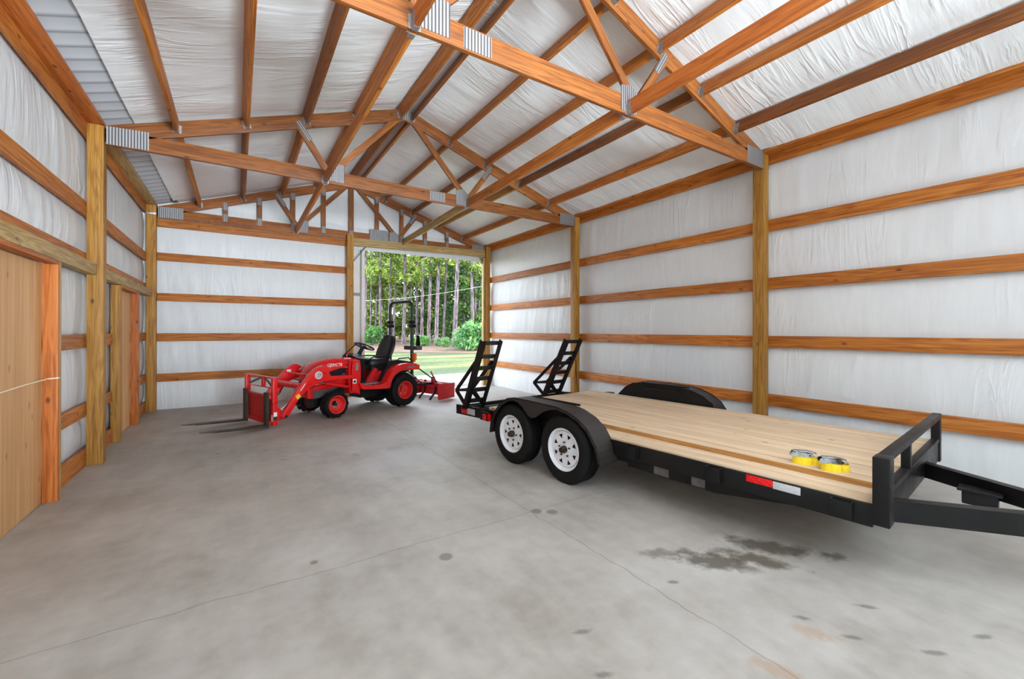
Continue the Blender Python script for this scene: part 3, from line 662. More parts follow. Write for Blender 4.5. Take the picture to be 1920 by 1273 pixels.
# ================================================================== FLATBED TRAILER
# local X runs across (0 = the side towards the camera), local Y runs from the front to the rear
TR = empty('utility_trailer', 'black tandem axle flatbed trailer with pale wooden deck and upright ramps', 'trailer', (3.15, 0.945, 0), radians(5.8))
TW, TL = 2.06, 3.92
mb = MB()
xs = 0.26; pw = (TW - xs) / 13
for k in range(13): mb.box((xs + k * pw + 0.005, 0.0, 0.507), (xs + (k + 1) * pw - 0.005, TL, 0.545), 0.004)
mb.build('deck', 'deck', TR)
mb = MB(); mb.box((-0.002, 0.0, 0.47), (0.128, 1.86, 0.507), 0.003); mb.box((0.131, 0.0, 0.47), (xs - 0.003, 1.86, 0.507), 0.003)
mb.box((0.02, 1.86, 0.47), (xs - 0.003, TL, 0.507), 0.003)
mb.build('edge_plank', 'deck', TR)['label'] = 'lower plank along the deck edge'
mb = MB(); mb.box((xs - 0.0015, 0.0, 0.507), (xs + 0.003, TL, 0.543)); mb.build('deck_side_shade', 'deck_shade', TR)  # thin dark sheet, paints the shade on the raised deck's side face
def rail(x0, x1):
    mb = MB()
    for s0, s1, za, zb in ((0.0, 3.5, 0.36, 0.492),):
        mb.box((x0, s0, za), (x1, s1, zb), 0.004)
    # dovetail drops slightly
    pts = [(x0, 3.5, 0.36), (x0, 3.5, 0.492), (x0, 4.66, 0.445), (x0, 4.66, 0.315)]
    mb.prism(pts, (x1 - x0, 0, 0))
    return mb.build('side_rail', 'black', TR)
rail(-0.03, 0.0); rail(TW, TW + 0.03)
# stake pockets
for sx, nm in ((-0.031, -1), (TW + 0.031, 1)):
    for y in (0.14, 0.92, 1.65):
        mb = MB(); o_ = 0.04 * nm
        mb.box((sx, y - 0.055, 0.385), (sx + o_ * 1.3, y - 0.049, 0.487)); mb.box((sx, y + 0.049, 0.385), (sx + o_ * 1.3, y + 0.055, 0.487))
        mb.box((sx + o_ * 1.2, y - 0.055, 0.385), (sx + o_ * 1.35, y + 0.055, 0.487), 0.002)
        mb.build('stake_pocket', 'black', TR)
for sx, xx in ((-0.032, 0.004), (TW + 0.03, TW + 0.032)):
    if sx < 0:
        mb = MB(); mb.box((-0.034, 0.53, 0.44), (-0.029, 0.70, 0.488), 0.001); mb.build('reflector', 'refl_red', TR)
        mb = MB(); mb.box((-0.034, 0.365, 0.436), (-0.029, 0.527, 0.486), 0.001); mb.build('reflector', 'refl_white', TR)
        mb = MB(); mb.box((-0.034, 4.37, 0.345), (-0.029, 4.52, 0.425), 0.001); mb.build('reflector', 'refl_red', TR)
        mb = MB(); mb.box((-0.034, 4.18, 0.353), (-0.029, 4.365, 0.433), 0.001); mb.build('reflector', 'refl_white', TR)
mb = MB(); mb.box((-0.085, 3.80, 0.345), (-0.032, 3.98, 0.455), 0.006); lb = mb.build('lamp_box', 'black', TR)
mb = MB(); mb.box((-0.098, 3.83, 0.355), (-0.085, 3.90, 0.435), 0.006); mb.box((-0.088, 3.795, 0.355), (-0.04, 3.80, 0.44), 0.003); mb.build('marker_lamp', 'refl_red', lb)
# under-frame
mb = MB()
mb.prism([(0.03, 1.75, 0.36), (0.03, 1.75, 0.27), (0.03, 0.94, 0.265), (0.03, 0.25, 0.365)], (0.05, 0, 0)); 
mb.prism([(TW - 0.08, 1.75, 0.36), (TW - 0.08, 1.75, 0.27), (TW - 0.08, 0.94, 0.265), (TW - 0.08, 0.25, 0.365)], (0.05, 0, 0))
mb.box((0.03, 1.75, 0.30), (0.08, 3.9, 0.469)); mb.box((TW - 0.08, 1.75, 0.30), (TW - 0.03, 3.9, 0.469))
for y in (0.45, 0.95, 1.45, 2.0, 2.73, 3.4): mb.box((0.08, y, 0.38), (TW - 0.08, y + 0.05, 0.469))
mb.build('under_frame', 'black', TR)
for y0_, y1_ in ((1.34, 1.48), (1.03, 1.14)):
    mb = MB(); mb.box((0.026, y0_, 0.275), (0.03, y1_, 0.35)); mb.build('bare_patch', 'grey_patch', TR)
# front wall of the deck
mb = MB(); mb.box((0.061, -0.05, 0.37), (TW - 0.051, -0.001, 0.535), 0.004); mb.build('front_crossmember', 'black', TR)
mb = MB(); mb.box((-0.05, -0.08, 0.385), (0.06, -0.001, 0.78), 0.004); mb.build('headboard_post', 'black', TR)
mb = MB(); mb.box((TW - 0.05, -0.06, 0.365), (TW + 0.04, -0.001, 0.78), 0.004); mb.build('headboard_post', 'black', TR)
mb = MB(); mb.box((0.71, -0.056, 0.535), (0.77, -0.006, 0.736), 0.004); mb.build('headboard_post', 'black', TR)
mb = MB(); mb.box((0.06, -0.06, 0.735), (TW - 0.05, -0.005, 0.78), 0.004); mb.build('headboard_rail', 'black', TR)
mb = MB(); mb.box((0.06, -0.055, 0.5355), (0.709, -0.005, 0.57), 0.004); mb.box((0.771, -0.055, 0.5355), (TW - 0.05, -0.005, 0.57), 0.004); mb.build('headboard_rail', 'black', TR)
# tongue
mb = MB(); mb.bar((0.15, -0.03, 0.435), (1.02, -1.36, 0.435), 0.07, 0.125); mb.build('tongue_beam', 'black', TR)
mb = MB(); mb.bar((1.36, -0.03, 0.435), (0.78, -1.0, 0.435), 0.07, 0.11); mb.build('tongue_beam', 'black', TR)
mb = MB(); mb.box((1.02, -0.44, 0.325), (1.13, -0.27, 0.415), 0.012); mb.box((1.0, -0.46, 0.415), (1.15, -0.25, 0.43), 0.004); mb.build('breakaway_box', 'plastic', TR)
mb = MB(); mb.box((0.60, -0.76, 0.50), (0.86, -0.68, 0.52), 0.004); mb.cyl((0.72, -0.72, 0.33), (0.72, -0.72, 0.60), 0.035, 16); mb.build('tongue_jack', 'galv', TR)
# fenders
OUT = [(3.52, .29), (3.50, .42), (3.43, .55), (3.31, .665), (3.18, .735), (3.05, .757), (2.72, .755), (2.4, .748), (2.25, .722), (2.1, .668), (1.98, .585), (1.89, .46), (1.84, .30)]
def fender(x_in, x_out):
    sg = 1 if x_out > x_in else -1
    r = MB(); t = 0.006
    inner = []
    for i, (y, z) in enumerate(OUT):
        a = OUT[max(i - 1, 0)]; b_ = OUT[min(i + 1, len(OUT) - 1)]; d = Vector((b_[0] - a[0], b_[1] - a[1])).normalized(); nrm = Vector((d.y, -d.x))
        if nrm.y > 0 or (abs(nrm.y) < .3 and (nrm.x * (2.7 - y)) < 0): nrm = -nrm
        inner.append((y + nrm.x * t, z + nrm.y * t))
    r.prism([(x_in, y, z) for y, z in OUT] + [(x_in, y, z) for y, z in reversed(inner)], (x_out - x_in, 0, 0))
    f = r.build('fender', 'diamond', TR, smooth=50)
    # outer skirt: thin over the wheels, dips between them
    low = [(3.50, .29), (3.475, .42), (3.405, .535), (3.29, .645), (3.17, .708), (3.08, .725), (3.0, .712), (2.92, .672), (2.87, .63), (2.82, .592), (2.77, .578), (2.72, .59), (2.66, .628), (2.59, .672), (2.48, .712), (2.39, .722), (2.26, .70), (2.12, .65), (2.005, .57), (1.915, .45), (1.865, .30)]
    mb = MB(); mb.prism([(x_out, y, z) for y, z in OUT] + [(x_out, y, z) for y, z in reversed(low)], (-0.005 * sg, 0, 0)); mb.build('skirt', 'diamond', f)
    mb = MB(); mb.tube([(x_out, y, z) for y, z in OUT], 0.008, 8); mb.build('rolled_edge', 'black', f)
    mb = MB(); pts = [(y, z) for y, z in OUT if z > 0.54]
    mb.prism([(x_in, y, z) for y, z in pts] + [(x_in, pts[-1][0], 0.40), (x_in, pts[0][0], 0.40)], (0.004 * sg, 0, 0)); mb.build('inner_wall', 'black', f)
    mb = MB(); mb.box((x_in, 2.30, 0.745), (x_in + 0.012 * sg, 3.02, 0.766), 0.003); mb.box((x_in - 0.02 * sg, 2.42, 0.655), (x_in, 2.98, 0.69), 0.003); mb.build('stiffener', 'black', f)
    return f
fender(-0.002, -0.25)
fender(TW + 0.036, TW + 0.26)
mb = MB(); mb.box((TW + 0.04, 3.60, 0.50), (TW + 0.16, 3.72, 0.535), 0.006); mb.build('step_plate', 'black', TR)

# wheels
def holed(outer, holes, th):
    cu = bpy.data.curves.new('hole_shape', 'CURVE'); cu.dimensions = '2D'; cu.fill_mode = 'BOTH'; cu.extrude = th / 2
    for poly in [outer] + holes:
        sp_ = cu.splines.new('POLY'); sp_.points.add(len(poly) - 1)
        for p_, (x, y) in zip(sp_.points, poly): p_.co = (x, y, 0, 1)
        sp_.use_cyclic_u = True
    o = bpy.data.objects.new('hole_shape', cu); me = bpy.data.meshes.new_from_object(o)
    bpy.data.objects.remove(o); bpy.data.curves.remove(cu); me.materials.clear()
    return me
R_T = 0.335
prof = [(0.198, -0.085), (0.215, -0.098), (0.25, -0.104), (0.29, -0.101), (0.315, -0.092), (0.330, -0.076)]
for gx in (-0.052, -0.018, 0.018, 0.052): prof += [(R_T, gx - 0.006), (R_T - 0.008, gx - 0.005), (R_T - 0.008, gx + 0.005), (R_T, gx + 0.006)]
prof += [(0.330, 0.076), (0.315, 0.092), (0.29, 0.101), (0.25, 0.104), (0.215, 0.098), (0.198, 0.085)]
mb = MB(); mb.lathe(prof, (0, 0, 0), (1, 0, 0), 64)
for k in range(90):                                   # short shoulder sipes
    t = 2 * pi * k / 90
    for sg in (-1, 1):
        mb.bar((sg * 0.079, cos(t) * 0.3285, sin(t) * 0.3285), (sg * 0.064, cos(t) * 0.3345, sin(t) * 0.3345), 0.010, 0.008, (0, cos(t), sin(t)))
tyre_me = mb.mesh('tyre'); tyre_me.materials.append(M['rubber'])
mb = MB(); mb.lathe([(0.199, -0.094), (0.207, -0.098), (0.212, -0.094), (0.206, -0.085), (0.192, -0.075), (0.182, -0.05), (0.178, 0.05), (0.198, 0.088), (0.203, 0.094), (0.193, 0.094), (0.170, 0.05), (0.170, -0.045)], (0, 0, 0), (1, 0, 0), 56)
rim_me = mb.mesh('rim'); rim_me.materials.append(M['rim_white'])
outer = [(0.177 * cos(2 * pi * k / 64), 0.177 * sin(2 * pi * k / 64)) for k in range(64)]
holes = []
for k in range(8):
    t = 2 * pi * (k + 0.5) / 8; tri = []
    for (rr, da) in ((0.108, 0), (0.152, 0.15), (0.152, -0.15)):
        for e in (-1, 1):
            tri.append((rr * cos(t + da + e * 0.028), rr * sin(t + da + e * 0.028)))
    tri.sort(key=lambda p: atan2(p[1] - 0.137 * sin(t), p[0] - 0.137 * cos(t)))
    holes.append(tri)
holes.append([(0.034 * cos(2 * pi * k / 24), 0.034 * sin(2 * pi * k / 24)) for k in range(24)])
disc_me = holed(outer, holes, 0.004); disc_me.materials.append(M['rim_white'])
mb = MB(); mb.cyl((0, 0, 0), (-0.035, 0, 0), 0.036, 20); mb.cyl((-0.035, 0, 0), (-0.062, 0, 0), 0.033, 20, 0.026); 
hub_me = mb.mesh('hub'); hub_me.materials.append(M['hub'])
mb = MB()
for k in range(5):
    t = 2 * pi * k / 5 + 0.3; mb.cyl((0, 0.07 * cos(t), 0.07 * sin(t)), (-0.018, 0.07 * cos(t), 0.07 * sin(t)), 0.009, 6)
nut_me = mb.mesh('lug_nuts', 0); nut_me.materials.append(M['hub'])
mb = MB(); mb.cyl((-0.055, 0, 0), (0.06, 0, 0), 0.165, 32); drum_me = mb.mesh('brake_drum'); drum_me.materials.append(M['black'])
for xc, rz in ((-0.125, 0.0), (TW + 0.15, pi)):
    for i, yc in enumerate((2.335, 3.155)):
        w = link('wheel', tyre_me, None, TR, (xc, yc, R_T), (0, 0, rz)); w.rotation_euler = (0.4 * i + (0.2 if rz else 0), 0, rz)
        link('rim', rim_me, None, w)
        d = link('wheel_disc', disc_me, None, w, (-0.066, 0, 0), (0, radians(90), 0)); d.rotation_euler = (0, radians(-90), 0)
        link('hub', hub_me, None, w, (-0.064, 0, 0)); link('brake_drum', drum_me, None, w); link('lug_nuts', nut_me, None, w, (-0.066, 0, 0))
for yc in (2.335, 3.155):
    mb = MB(); mb.cyl((0.0, yc, 0.31), (TW, yc, 0.31), 0.035, 14); mb.build('axle', 'black', TR)
mb = MB()
for x_ in (0.055, TW - 0.055):
    mb.bar((x_, 2.0, 0.27), (x_, 2.74, 0.37), 0.045, 0.03); mb.bar((x_, 2.74, 0.37), (x_, 3.5, 0.27), 0.045, 0.03)
mb.build('leaf_spring', 'black', TR)
# dovetail and ramps
mb = MB()
for y in (3.95, 4.25, 4.6): mb.box((0.0, y, 0.40 - (y - 3.9) * 0.04), (TW, y + 0.05, 0.46 - (y - 3.9) * 0.04), 0.003)
mb.box((0.0, TL + 0.002, 0.47), (0.2, 4.0, 0.485), 0.002)
mb.build('dovetail_frame', 'black', TR)
def ramp_part(x0, w, ybase, ytop):
    zb, zt_ = 0.455, 1.375
    P = lambda t: (ybase + (ytop - ybase) * t, zb + (zt_ - zb) * t)
    upn = Vector((0, (zt_ - zb), -(ytop - ybase))).normalized()
    mb = MB()
    for x in (x0, x0 + w): mb.bar((x, *P(0)), (x, *P(1.0)), 0.014, 0.07, upn)
    for x, s_ in ((x0, 1), (x0 + w, -1)): mb.bar((x + s_ * 0.025, P(0)[0] - 0.028, P(0)[1] - 0.012), (x + s_ * 0.025, P(1)[0] - 0.028, P(1)[1] - 0.012), 0.055, 0.008, upn)
    o = mb.build('ramp', 'black', TR)
    for t in (0.10, 0.27, 0.44, 0.60, 0.77, 0.965):
        mb = MB(); y, z = P(t); mb.box((x0 + 0.008, y - 0.02, z - 0.027), (x0 + w - 0.008, y + 0.024, z + 0.027), 0.004); mb.build('rung', 'black', o)
    mb = MB(); ky, kz = ybase + 0.215, zb + 0.215; y7, z7 = P(0.69); y3, z3 = P(0.27); yb_, zb_ = P(0.06)
    for x in (x0 + 0.01, x0 + w - 0.03):
        mb.bar((x, y7 + 0.03, z7), (x, ky, kz), 0.035, 0.035); mb.bar((x, ky, kz), (x, yb_ + 0.03, zb_), 0.035, 0.035); mb.bar((x, ky, kz), (x, y3 + 0.02, z3), 0.028, 0.03)
    mb.bar((x0, ky, kz), (x0 + w, ky, kz), 0.03, 0.03)
    mb.build('ramp_stand', 'black', o)
    mb = MB(); mb.bar((x0 + 0.06, P(0.26)[0] + 0.01, P(0.26)[1]), (x0 + w - 0.02, P(0.04)[0] + 0.01, P(0.04)[1]), 0.03, 0.04); mb.build('diagonal_brace', 'black', o)
    mb = MB(); mb.cyl((x0 - 0.03, ybase, zb), (x0 + w + 0.03, ybase, zb), 0.014, 10); mb.build('hinge_pin', 'black', o)
    return o
ramp_part(-0.12, 0.31, 4.31, 3.885)
ramp_part(1.32, 0.33, 4.29, 3.79)

# ratchet straps on the deck -------------------------------------------------------
def ratchet(loc, rz, label):
    r = empty('ratchet_strap', label, 'strap', loc, rz, 'ratchet straps on the trailer deck')
    mb = MB(); prev = None; N = 7 * 28; vs = []
    def lay(cx, cy, rx, ry, turns, h, z0=0.0):
        n_ = int(turns * 30); A = []
        for k in range(n_ + 1):
            t = 2 * pi * k / 30; s_ = 1 - 0.055 * (k / 30)
            for q in (0, 1): pass
            A.append((cx + rx * s_ * cos(t), cy + ry * s_ * sin(t), s_))
        for (x0, y0, s0), (x1, y1, s1) in zip(A, A[1:]):
            ix0, iy0 = cx + (x0 - cx) * 0.975, cy + (y0 - cy) * 0.975; ix1, iy1 = cx + (x1 - cx) * 0.975, cy + (y1 - cy) * 0.975
            v = [mb.bm.verts.new(p) for p in ((x0, y0, z0), (x1, y1, z0), (x1, y1, z0 + h), (x0, y0, z0 + h), (ix0, iy0, z0), (ix1, iy1, z0), (ix1, iy1, z0 + h), (ix0, iy0, z0 + h))]
            for q in ((0, 1, 2, 3), (5, 4, 7, 6), (3, 2, 6, 7), (0, 4, 5, 1)): mb.bm.faces.new([v[i] for i in q])
    lay(0, 0, 0.062, 0.048, 9, 0.052); lay(0.075, 0.018, 0.036, 0.034, 6, 0.048)
    bmesh.ops.remove_doubles(mb.bm, verts=mb.bm.verts, dist=0.0004); bmesh.ops.recalc_face_normals(mb.bm, faces=mb.bm.faces)
    mb.build('webbing_coil', 'webbing', r, smooth=40)
    mb = MB()
    for s_ in (-1, 1):
        mb.prism([(-0.075, s_ * 0.026, 0.058), (-0.05, s_ * 0.026, 0.052), (0.045, s_ * 0.026, 0.052), (0.07, s_ * 0.026, 0.064), (0.06, s_ * 0.026, 0.078), (-0.02, s_ * 0.026, 0.086), (-0.065, s_ * 0.026, 0.082)], (0, 0.003 * s_, 0))
        mb.cyl((-0.03, s_ * 0.03, 0.069), (-0.03, s_ * 0.035, 0.069), 0.022, 18)
    mb.box((-0.075, -0.026, 0.054), (0.06, 0.026, 0.057))
    mb.build('ratchet_frame', 'chrome', r)
    mb = MB(); mb.cyl((-0.03, -0.034, 0.069), (-0.03, 0.034, 0.069), 0.012, 14); mb.cyl((0.045, -0.03, 0.069), (0.045, 0.03, 0.069), 0.006, 10); mb.build('spool', 'dark_decal', r)
    mb = MB()
    mb.prism([(-0.055, -0.022, 0.084), (0.03, -0.022, 0.088), (0.085, -0.022, 0.080), (0.085, -0.022, 0.086), (0.03, -0.022, 0.096), (-0.055, -0.022, 0.093)], (0, 0.044, 0), 0.001)
    mb.build('ratchet_handle', 'chrome', r)
    mb = MB(); mb.tube([(0.06, 0.0, 0.062), (0.085, 0.006, 0.064), (0.097, 0.008, 0.060), (0.098, 0.009, 0.052), (0.088, 0.009, 0.05)], 0.004, 8); mb.build('hook', 'hanger', r)
def t2w(x, y): 
    a = radians(5.8); return (3.15 + x * cos(a) - y * sin(a), 0.945 + x * sin(a) + y * cos(a))
p = t2w(0.36, 0.475); ratchet((p[0], p[1], 0.545), radians(-62), 'yellow ratchet strap coil with zinc buckle, farther from the trailer headboard')
p = t2w(0.335, 0.295); ratchet((p[0], p[1], 0.545), radians(-58), 'yellow ratchet strap coil with zinc buckle, nearer the trailer headboard')

# ================================================================== TRACTOR
# local X runs forward, local Y runs to the tractor's left side (towards the camera)
TA = radians(199.5)
TC = empty('compact_tractor', 'red compact tractor with loader arms, folding roll bar and black seat', 'tractor', (2.535, 8.648, 0), TA)
AX = -0.05
def lug_tyre(r, w, rim, nl, lug):
    mb = MB(); h = w / 2
    mb.lathe([(rim, -h * 0.80), (rim + 0.03, -h * 0.98), (r - 0.07, -h), (r - 0.035, -h * 0.9), (r - lug, -h * 0.6), (r - lug, h * 0.6), (r - 0.035, h * 0.9), (r - 0.07, h), (rim + 0.03, h * 0.98), (rim, h * 0.80)], (0, 0, 0), (0, 1, 0), 48)
    for k in range(nl):
        for sg in (-1, 1):
            t0 = 2 * pi * (k + (0.5 if sg > 0 else 0)) / nl; t1 = t0 + 0.24
            P = lambda t, rr, y: Vector((rr * cos(t), y, rr * sin(t)))
            steps = [(t0, 0.03 * sg), (t0 + 0.10, h * 0.5 * sg), (t1, h * 0.98 * sg)]
            for (ta, ya), (tb, yb_) in zip(steps, steps[1:]):
                wd = 0.055; ro0 = r if abs(ya) < h * 0.6 else r - 0.03; ro1 = r if abs(yb_) < h * 0.6 else r - 0.028
                mb.hexa([P(ta, r - lug - 0.03, ya), P(ta + wd, r - lug - 0.03, ya), P(tb + wd, ro1 - lug - 0.03, yb_), P(tb, ro1 - lug - 0.03, yb_), P(ta + 0.006, ro0, ya), P(ta + wd - 0.006, ro0, ya), P(tb + wd - 0.006, ro1, yb_), P(tb + 0.006, ro1, yb_)])
    bmesh.ops.recalc_face_normals(mb.bm, faces=mb.bm.faces)
    return mb
def tractor_wheel(x, y, r, w, rim, nl, lug, sg):
    t = lug_tyre(r, w, rim, nl, lug).build('wheel', 'rubber', TC, (x, y, r), smooth=30); t.rotation_euler = (0, 0.3 * x + y, 0)
    h = w / 2 * sg
    mb = MB(); mb.lathe([(rim + 0.002, h * 0.82), (rim + 0.012, h * 0.95), (rim - 0.004, h * 0.93), (rim - 0.02, h * 0.55), (rim - 0.04, h * 0.25), (0.055, h * 0.18), (0.055, h * 0.05), (rim - 0.02, h * 0.05), (rim, -h * 0.8), (rim + 0.01, -h * 0.95), (rim + 0.004, -h * 0.8)], (0, 0, 0), (0, 1, 0), 40)
    rm = mb.build('rim', 'rim_red', t)
    mb = MB(); mb.cyl((0, 0, 0), (0, h * 0.40, 0), 0.032 if r < 0.3 else 0.045, 18); hb = mb.build('hub', 'hub' if r < 0.3 else 'rim_red', rm)
    mb = MB()
    for k in range(5 if r > 0.3 else 4):
        a = 2 * pi * k / (5 if r > 0.3 else 4) + 0.7; q = rim * 0.52; mb.cyl((q * cos(a), h * 0.15, q * sin(a)), (q * cos(a), h * 0.36, q * sin(a)), 0.012, 8)
    mb.build('wheel_bolt', 'chrome', rm, smooth=0)
for sg in (1, -1):
    tractor_wheel(AX, 0.425 * sg, 0.337, 0.29, 0.165, 16, 0.028, sg)
    tractor_wheel(1.36, 0.435 * sg, 0.238, 0.20, 0.145, 14, 0.020, sg)

# hood
def sec(x, w, zb, zt_, crown=0.05):
    pts = []
    half = [(w, zb), (w * 1.0, zb + (zt_ - zb) * 0.45), (w * 0.97, zt_ - 0.13), (w * 0.88, zt_ - 0.055), (w * 0.70, zt_ - 0.018), (w * 0.35, zt_ - 0.003)]
    for y, z in half: pts.append((x, y, z))
    pts.append((x, 0, zt_))
    for y, z in reversed(half): pts.append((x, -y, z))
    return pts
mb = MB(); mb.loft([sec(0.75, 0.275, 0.56, 0.995), sec(0.9, 0.272, 0.56, 1.01), sec(1.2, 0.265, 0.56, 1.01), sec(1.38, 0.258, 0.56, 0.985), sec(1.50, 0.25, 0.56, 0.945), sec(1.58, 0.235, 0.56, 0.895), sec(1.645, 0.21, 0.57, 0.82), sec(1.685, 0.17, 0.58, 0.75), sec(1.70, 0.13, 0.60, 0.70)])
hood = mb.build('hood', 'red', TC, smooth=50)
for sg in (1, -1):
    mb = MB(); mb.prism([(1.60, 0.262 * sg, 0.665), (1.05, 0.278 * sg, 0.695), (1.05, 0.278 * sg, 0.83), (1.16, 0.277 * sg, 0.835), (1.42, 0.268 * sg, 0.765), (1.55, 0.262 * sg, 0.705)], (0, -0.01 * sg, 0)); mb.build('side_vent', 'plastic', hood)
for sg in (1, -1):
    mb = MB(); mb.prism([(1.655, 0.208 * sg, 0.80), (1.60, 0.232 * sg, 0.82), (1.52, 0.247 * sg, 0.875), (1.47, 0.244 * sg, 0.905), (1.56, 0.226 * sg, 0.885), (1.64, 0.208 * sg, 0.835)], (0, 0.008 * sg, 0)); mb.build('headlight', 'lens', hood)
def lettering(txt, name, size, mat, parent, mw, extr=0.001, shear=0.0):
    cu = bpy.data.curves.new('lettering', 'FONT'); cu.body = txt; cu.size = size; cu.extrude = extr; cu.align_x = 'CENTER'; cu.align_y = 'CENTER'; cu.shear = shear
    o = bpy.data.objects.new('lettering', cu); me = bpy.data.meshes.new_from_object(o); bpy.data.objects.remove(o); bpy.data.curves.remove(cu); me.materials.clear()
    o = link(name, me, mat, parent); o.matrix_basis = mw; return o
def face_left(x, y, z, tilt=0.0, sx=1.0):
    # text plane facing local +Y, reading from the front of the tractor to its rear
    return Matrix(((-sx * cos(tilt), -sin(tilt), 0, x), (0, 0, 1, y), (sx * sin(tilt) * 1.0, cos(tilt), 0, z), (0, 0, 0, 1)))
lettering('GJEIMCTII', 'hood_lettering', 0.078, 'white', hood, face_left(1.265, 0.279, 0.893, 0.10, 0.78), 0.002)
mb = MB(); mb.box((1.0, 0.277, 0.835), (1.06, 0.279, 0.86)); mb.build('decal', 'grey_decal', hood)
lettering('1 7 5', 'hood_lettering', 0.03, 'white', hood, face_left(1.10, 0.2795, 0.722, 0.0), 0.001)
# engine frame, bumper
mb = MB(); mb.box((0.55, -0.19, 0.36), (1.64, 0.19, 0.56)); mb.box((1.16, -0.15, 0.18), (1.58, 0.15, 0.36)); mb.cyl((1.36, -0.34, 0.238), (1.36, 0.34, 0.238), 0.05, 14)
mb.build('front_chassis', 'plastic', TC)
for sg in (1, -1):
    mb = MB(); mb.prism([(1.17, 0.25 * sg, 0.50), (1.42, 0.25 * sg, 0.35), (1.64, 0.25 * sg, 0.34), (1.64, 0.25 * sg, 0.505), (1.2, 0.25 * sg, 0.56)], (0, -0.06 * sg, 0), 0.003); mb.build('side_frame', 'grey_plastic', TC)
    mb = MB(); mb.prism([(1.73, 0.245 * sg, 0.52), (1.73, 0.245 * sg, 0.36), (1.64, 0.25 * sg, 0.345), (1.64, 0.25 * sg, 0.53)], (0, -0.245 * sg, 0), 0.006); mb.build('bumper', 'red', TC)
    mb = MB(); mb.prism([(1.66, 0.27 * sg, 0.495), (1.60, 0.27 * sg, 0.475), (1.25, 0.275 * sg, 0.50), (0.98, 0.275 * sg, 0.56), (0.98, 0.275 * sg, 0.665), (1.14, 0.275 * sg, 0.66), (1.25, 0.275 * sg, 0.60), (1.45, 0.27 * sg, 0.56), (1.66, 0.27 * sg, 0.545)], (0, -0.03 * sg, 0), 0.004); mb.build('side_guard', 'red', TC)
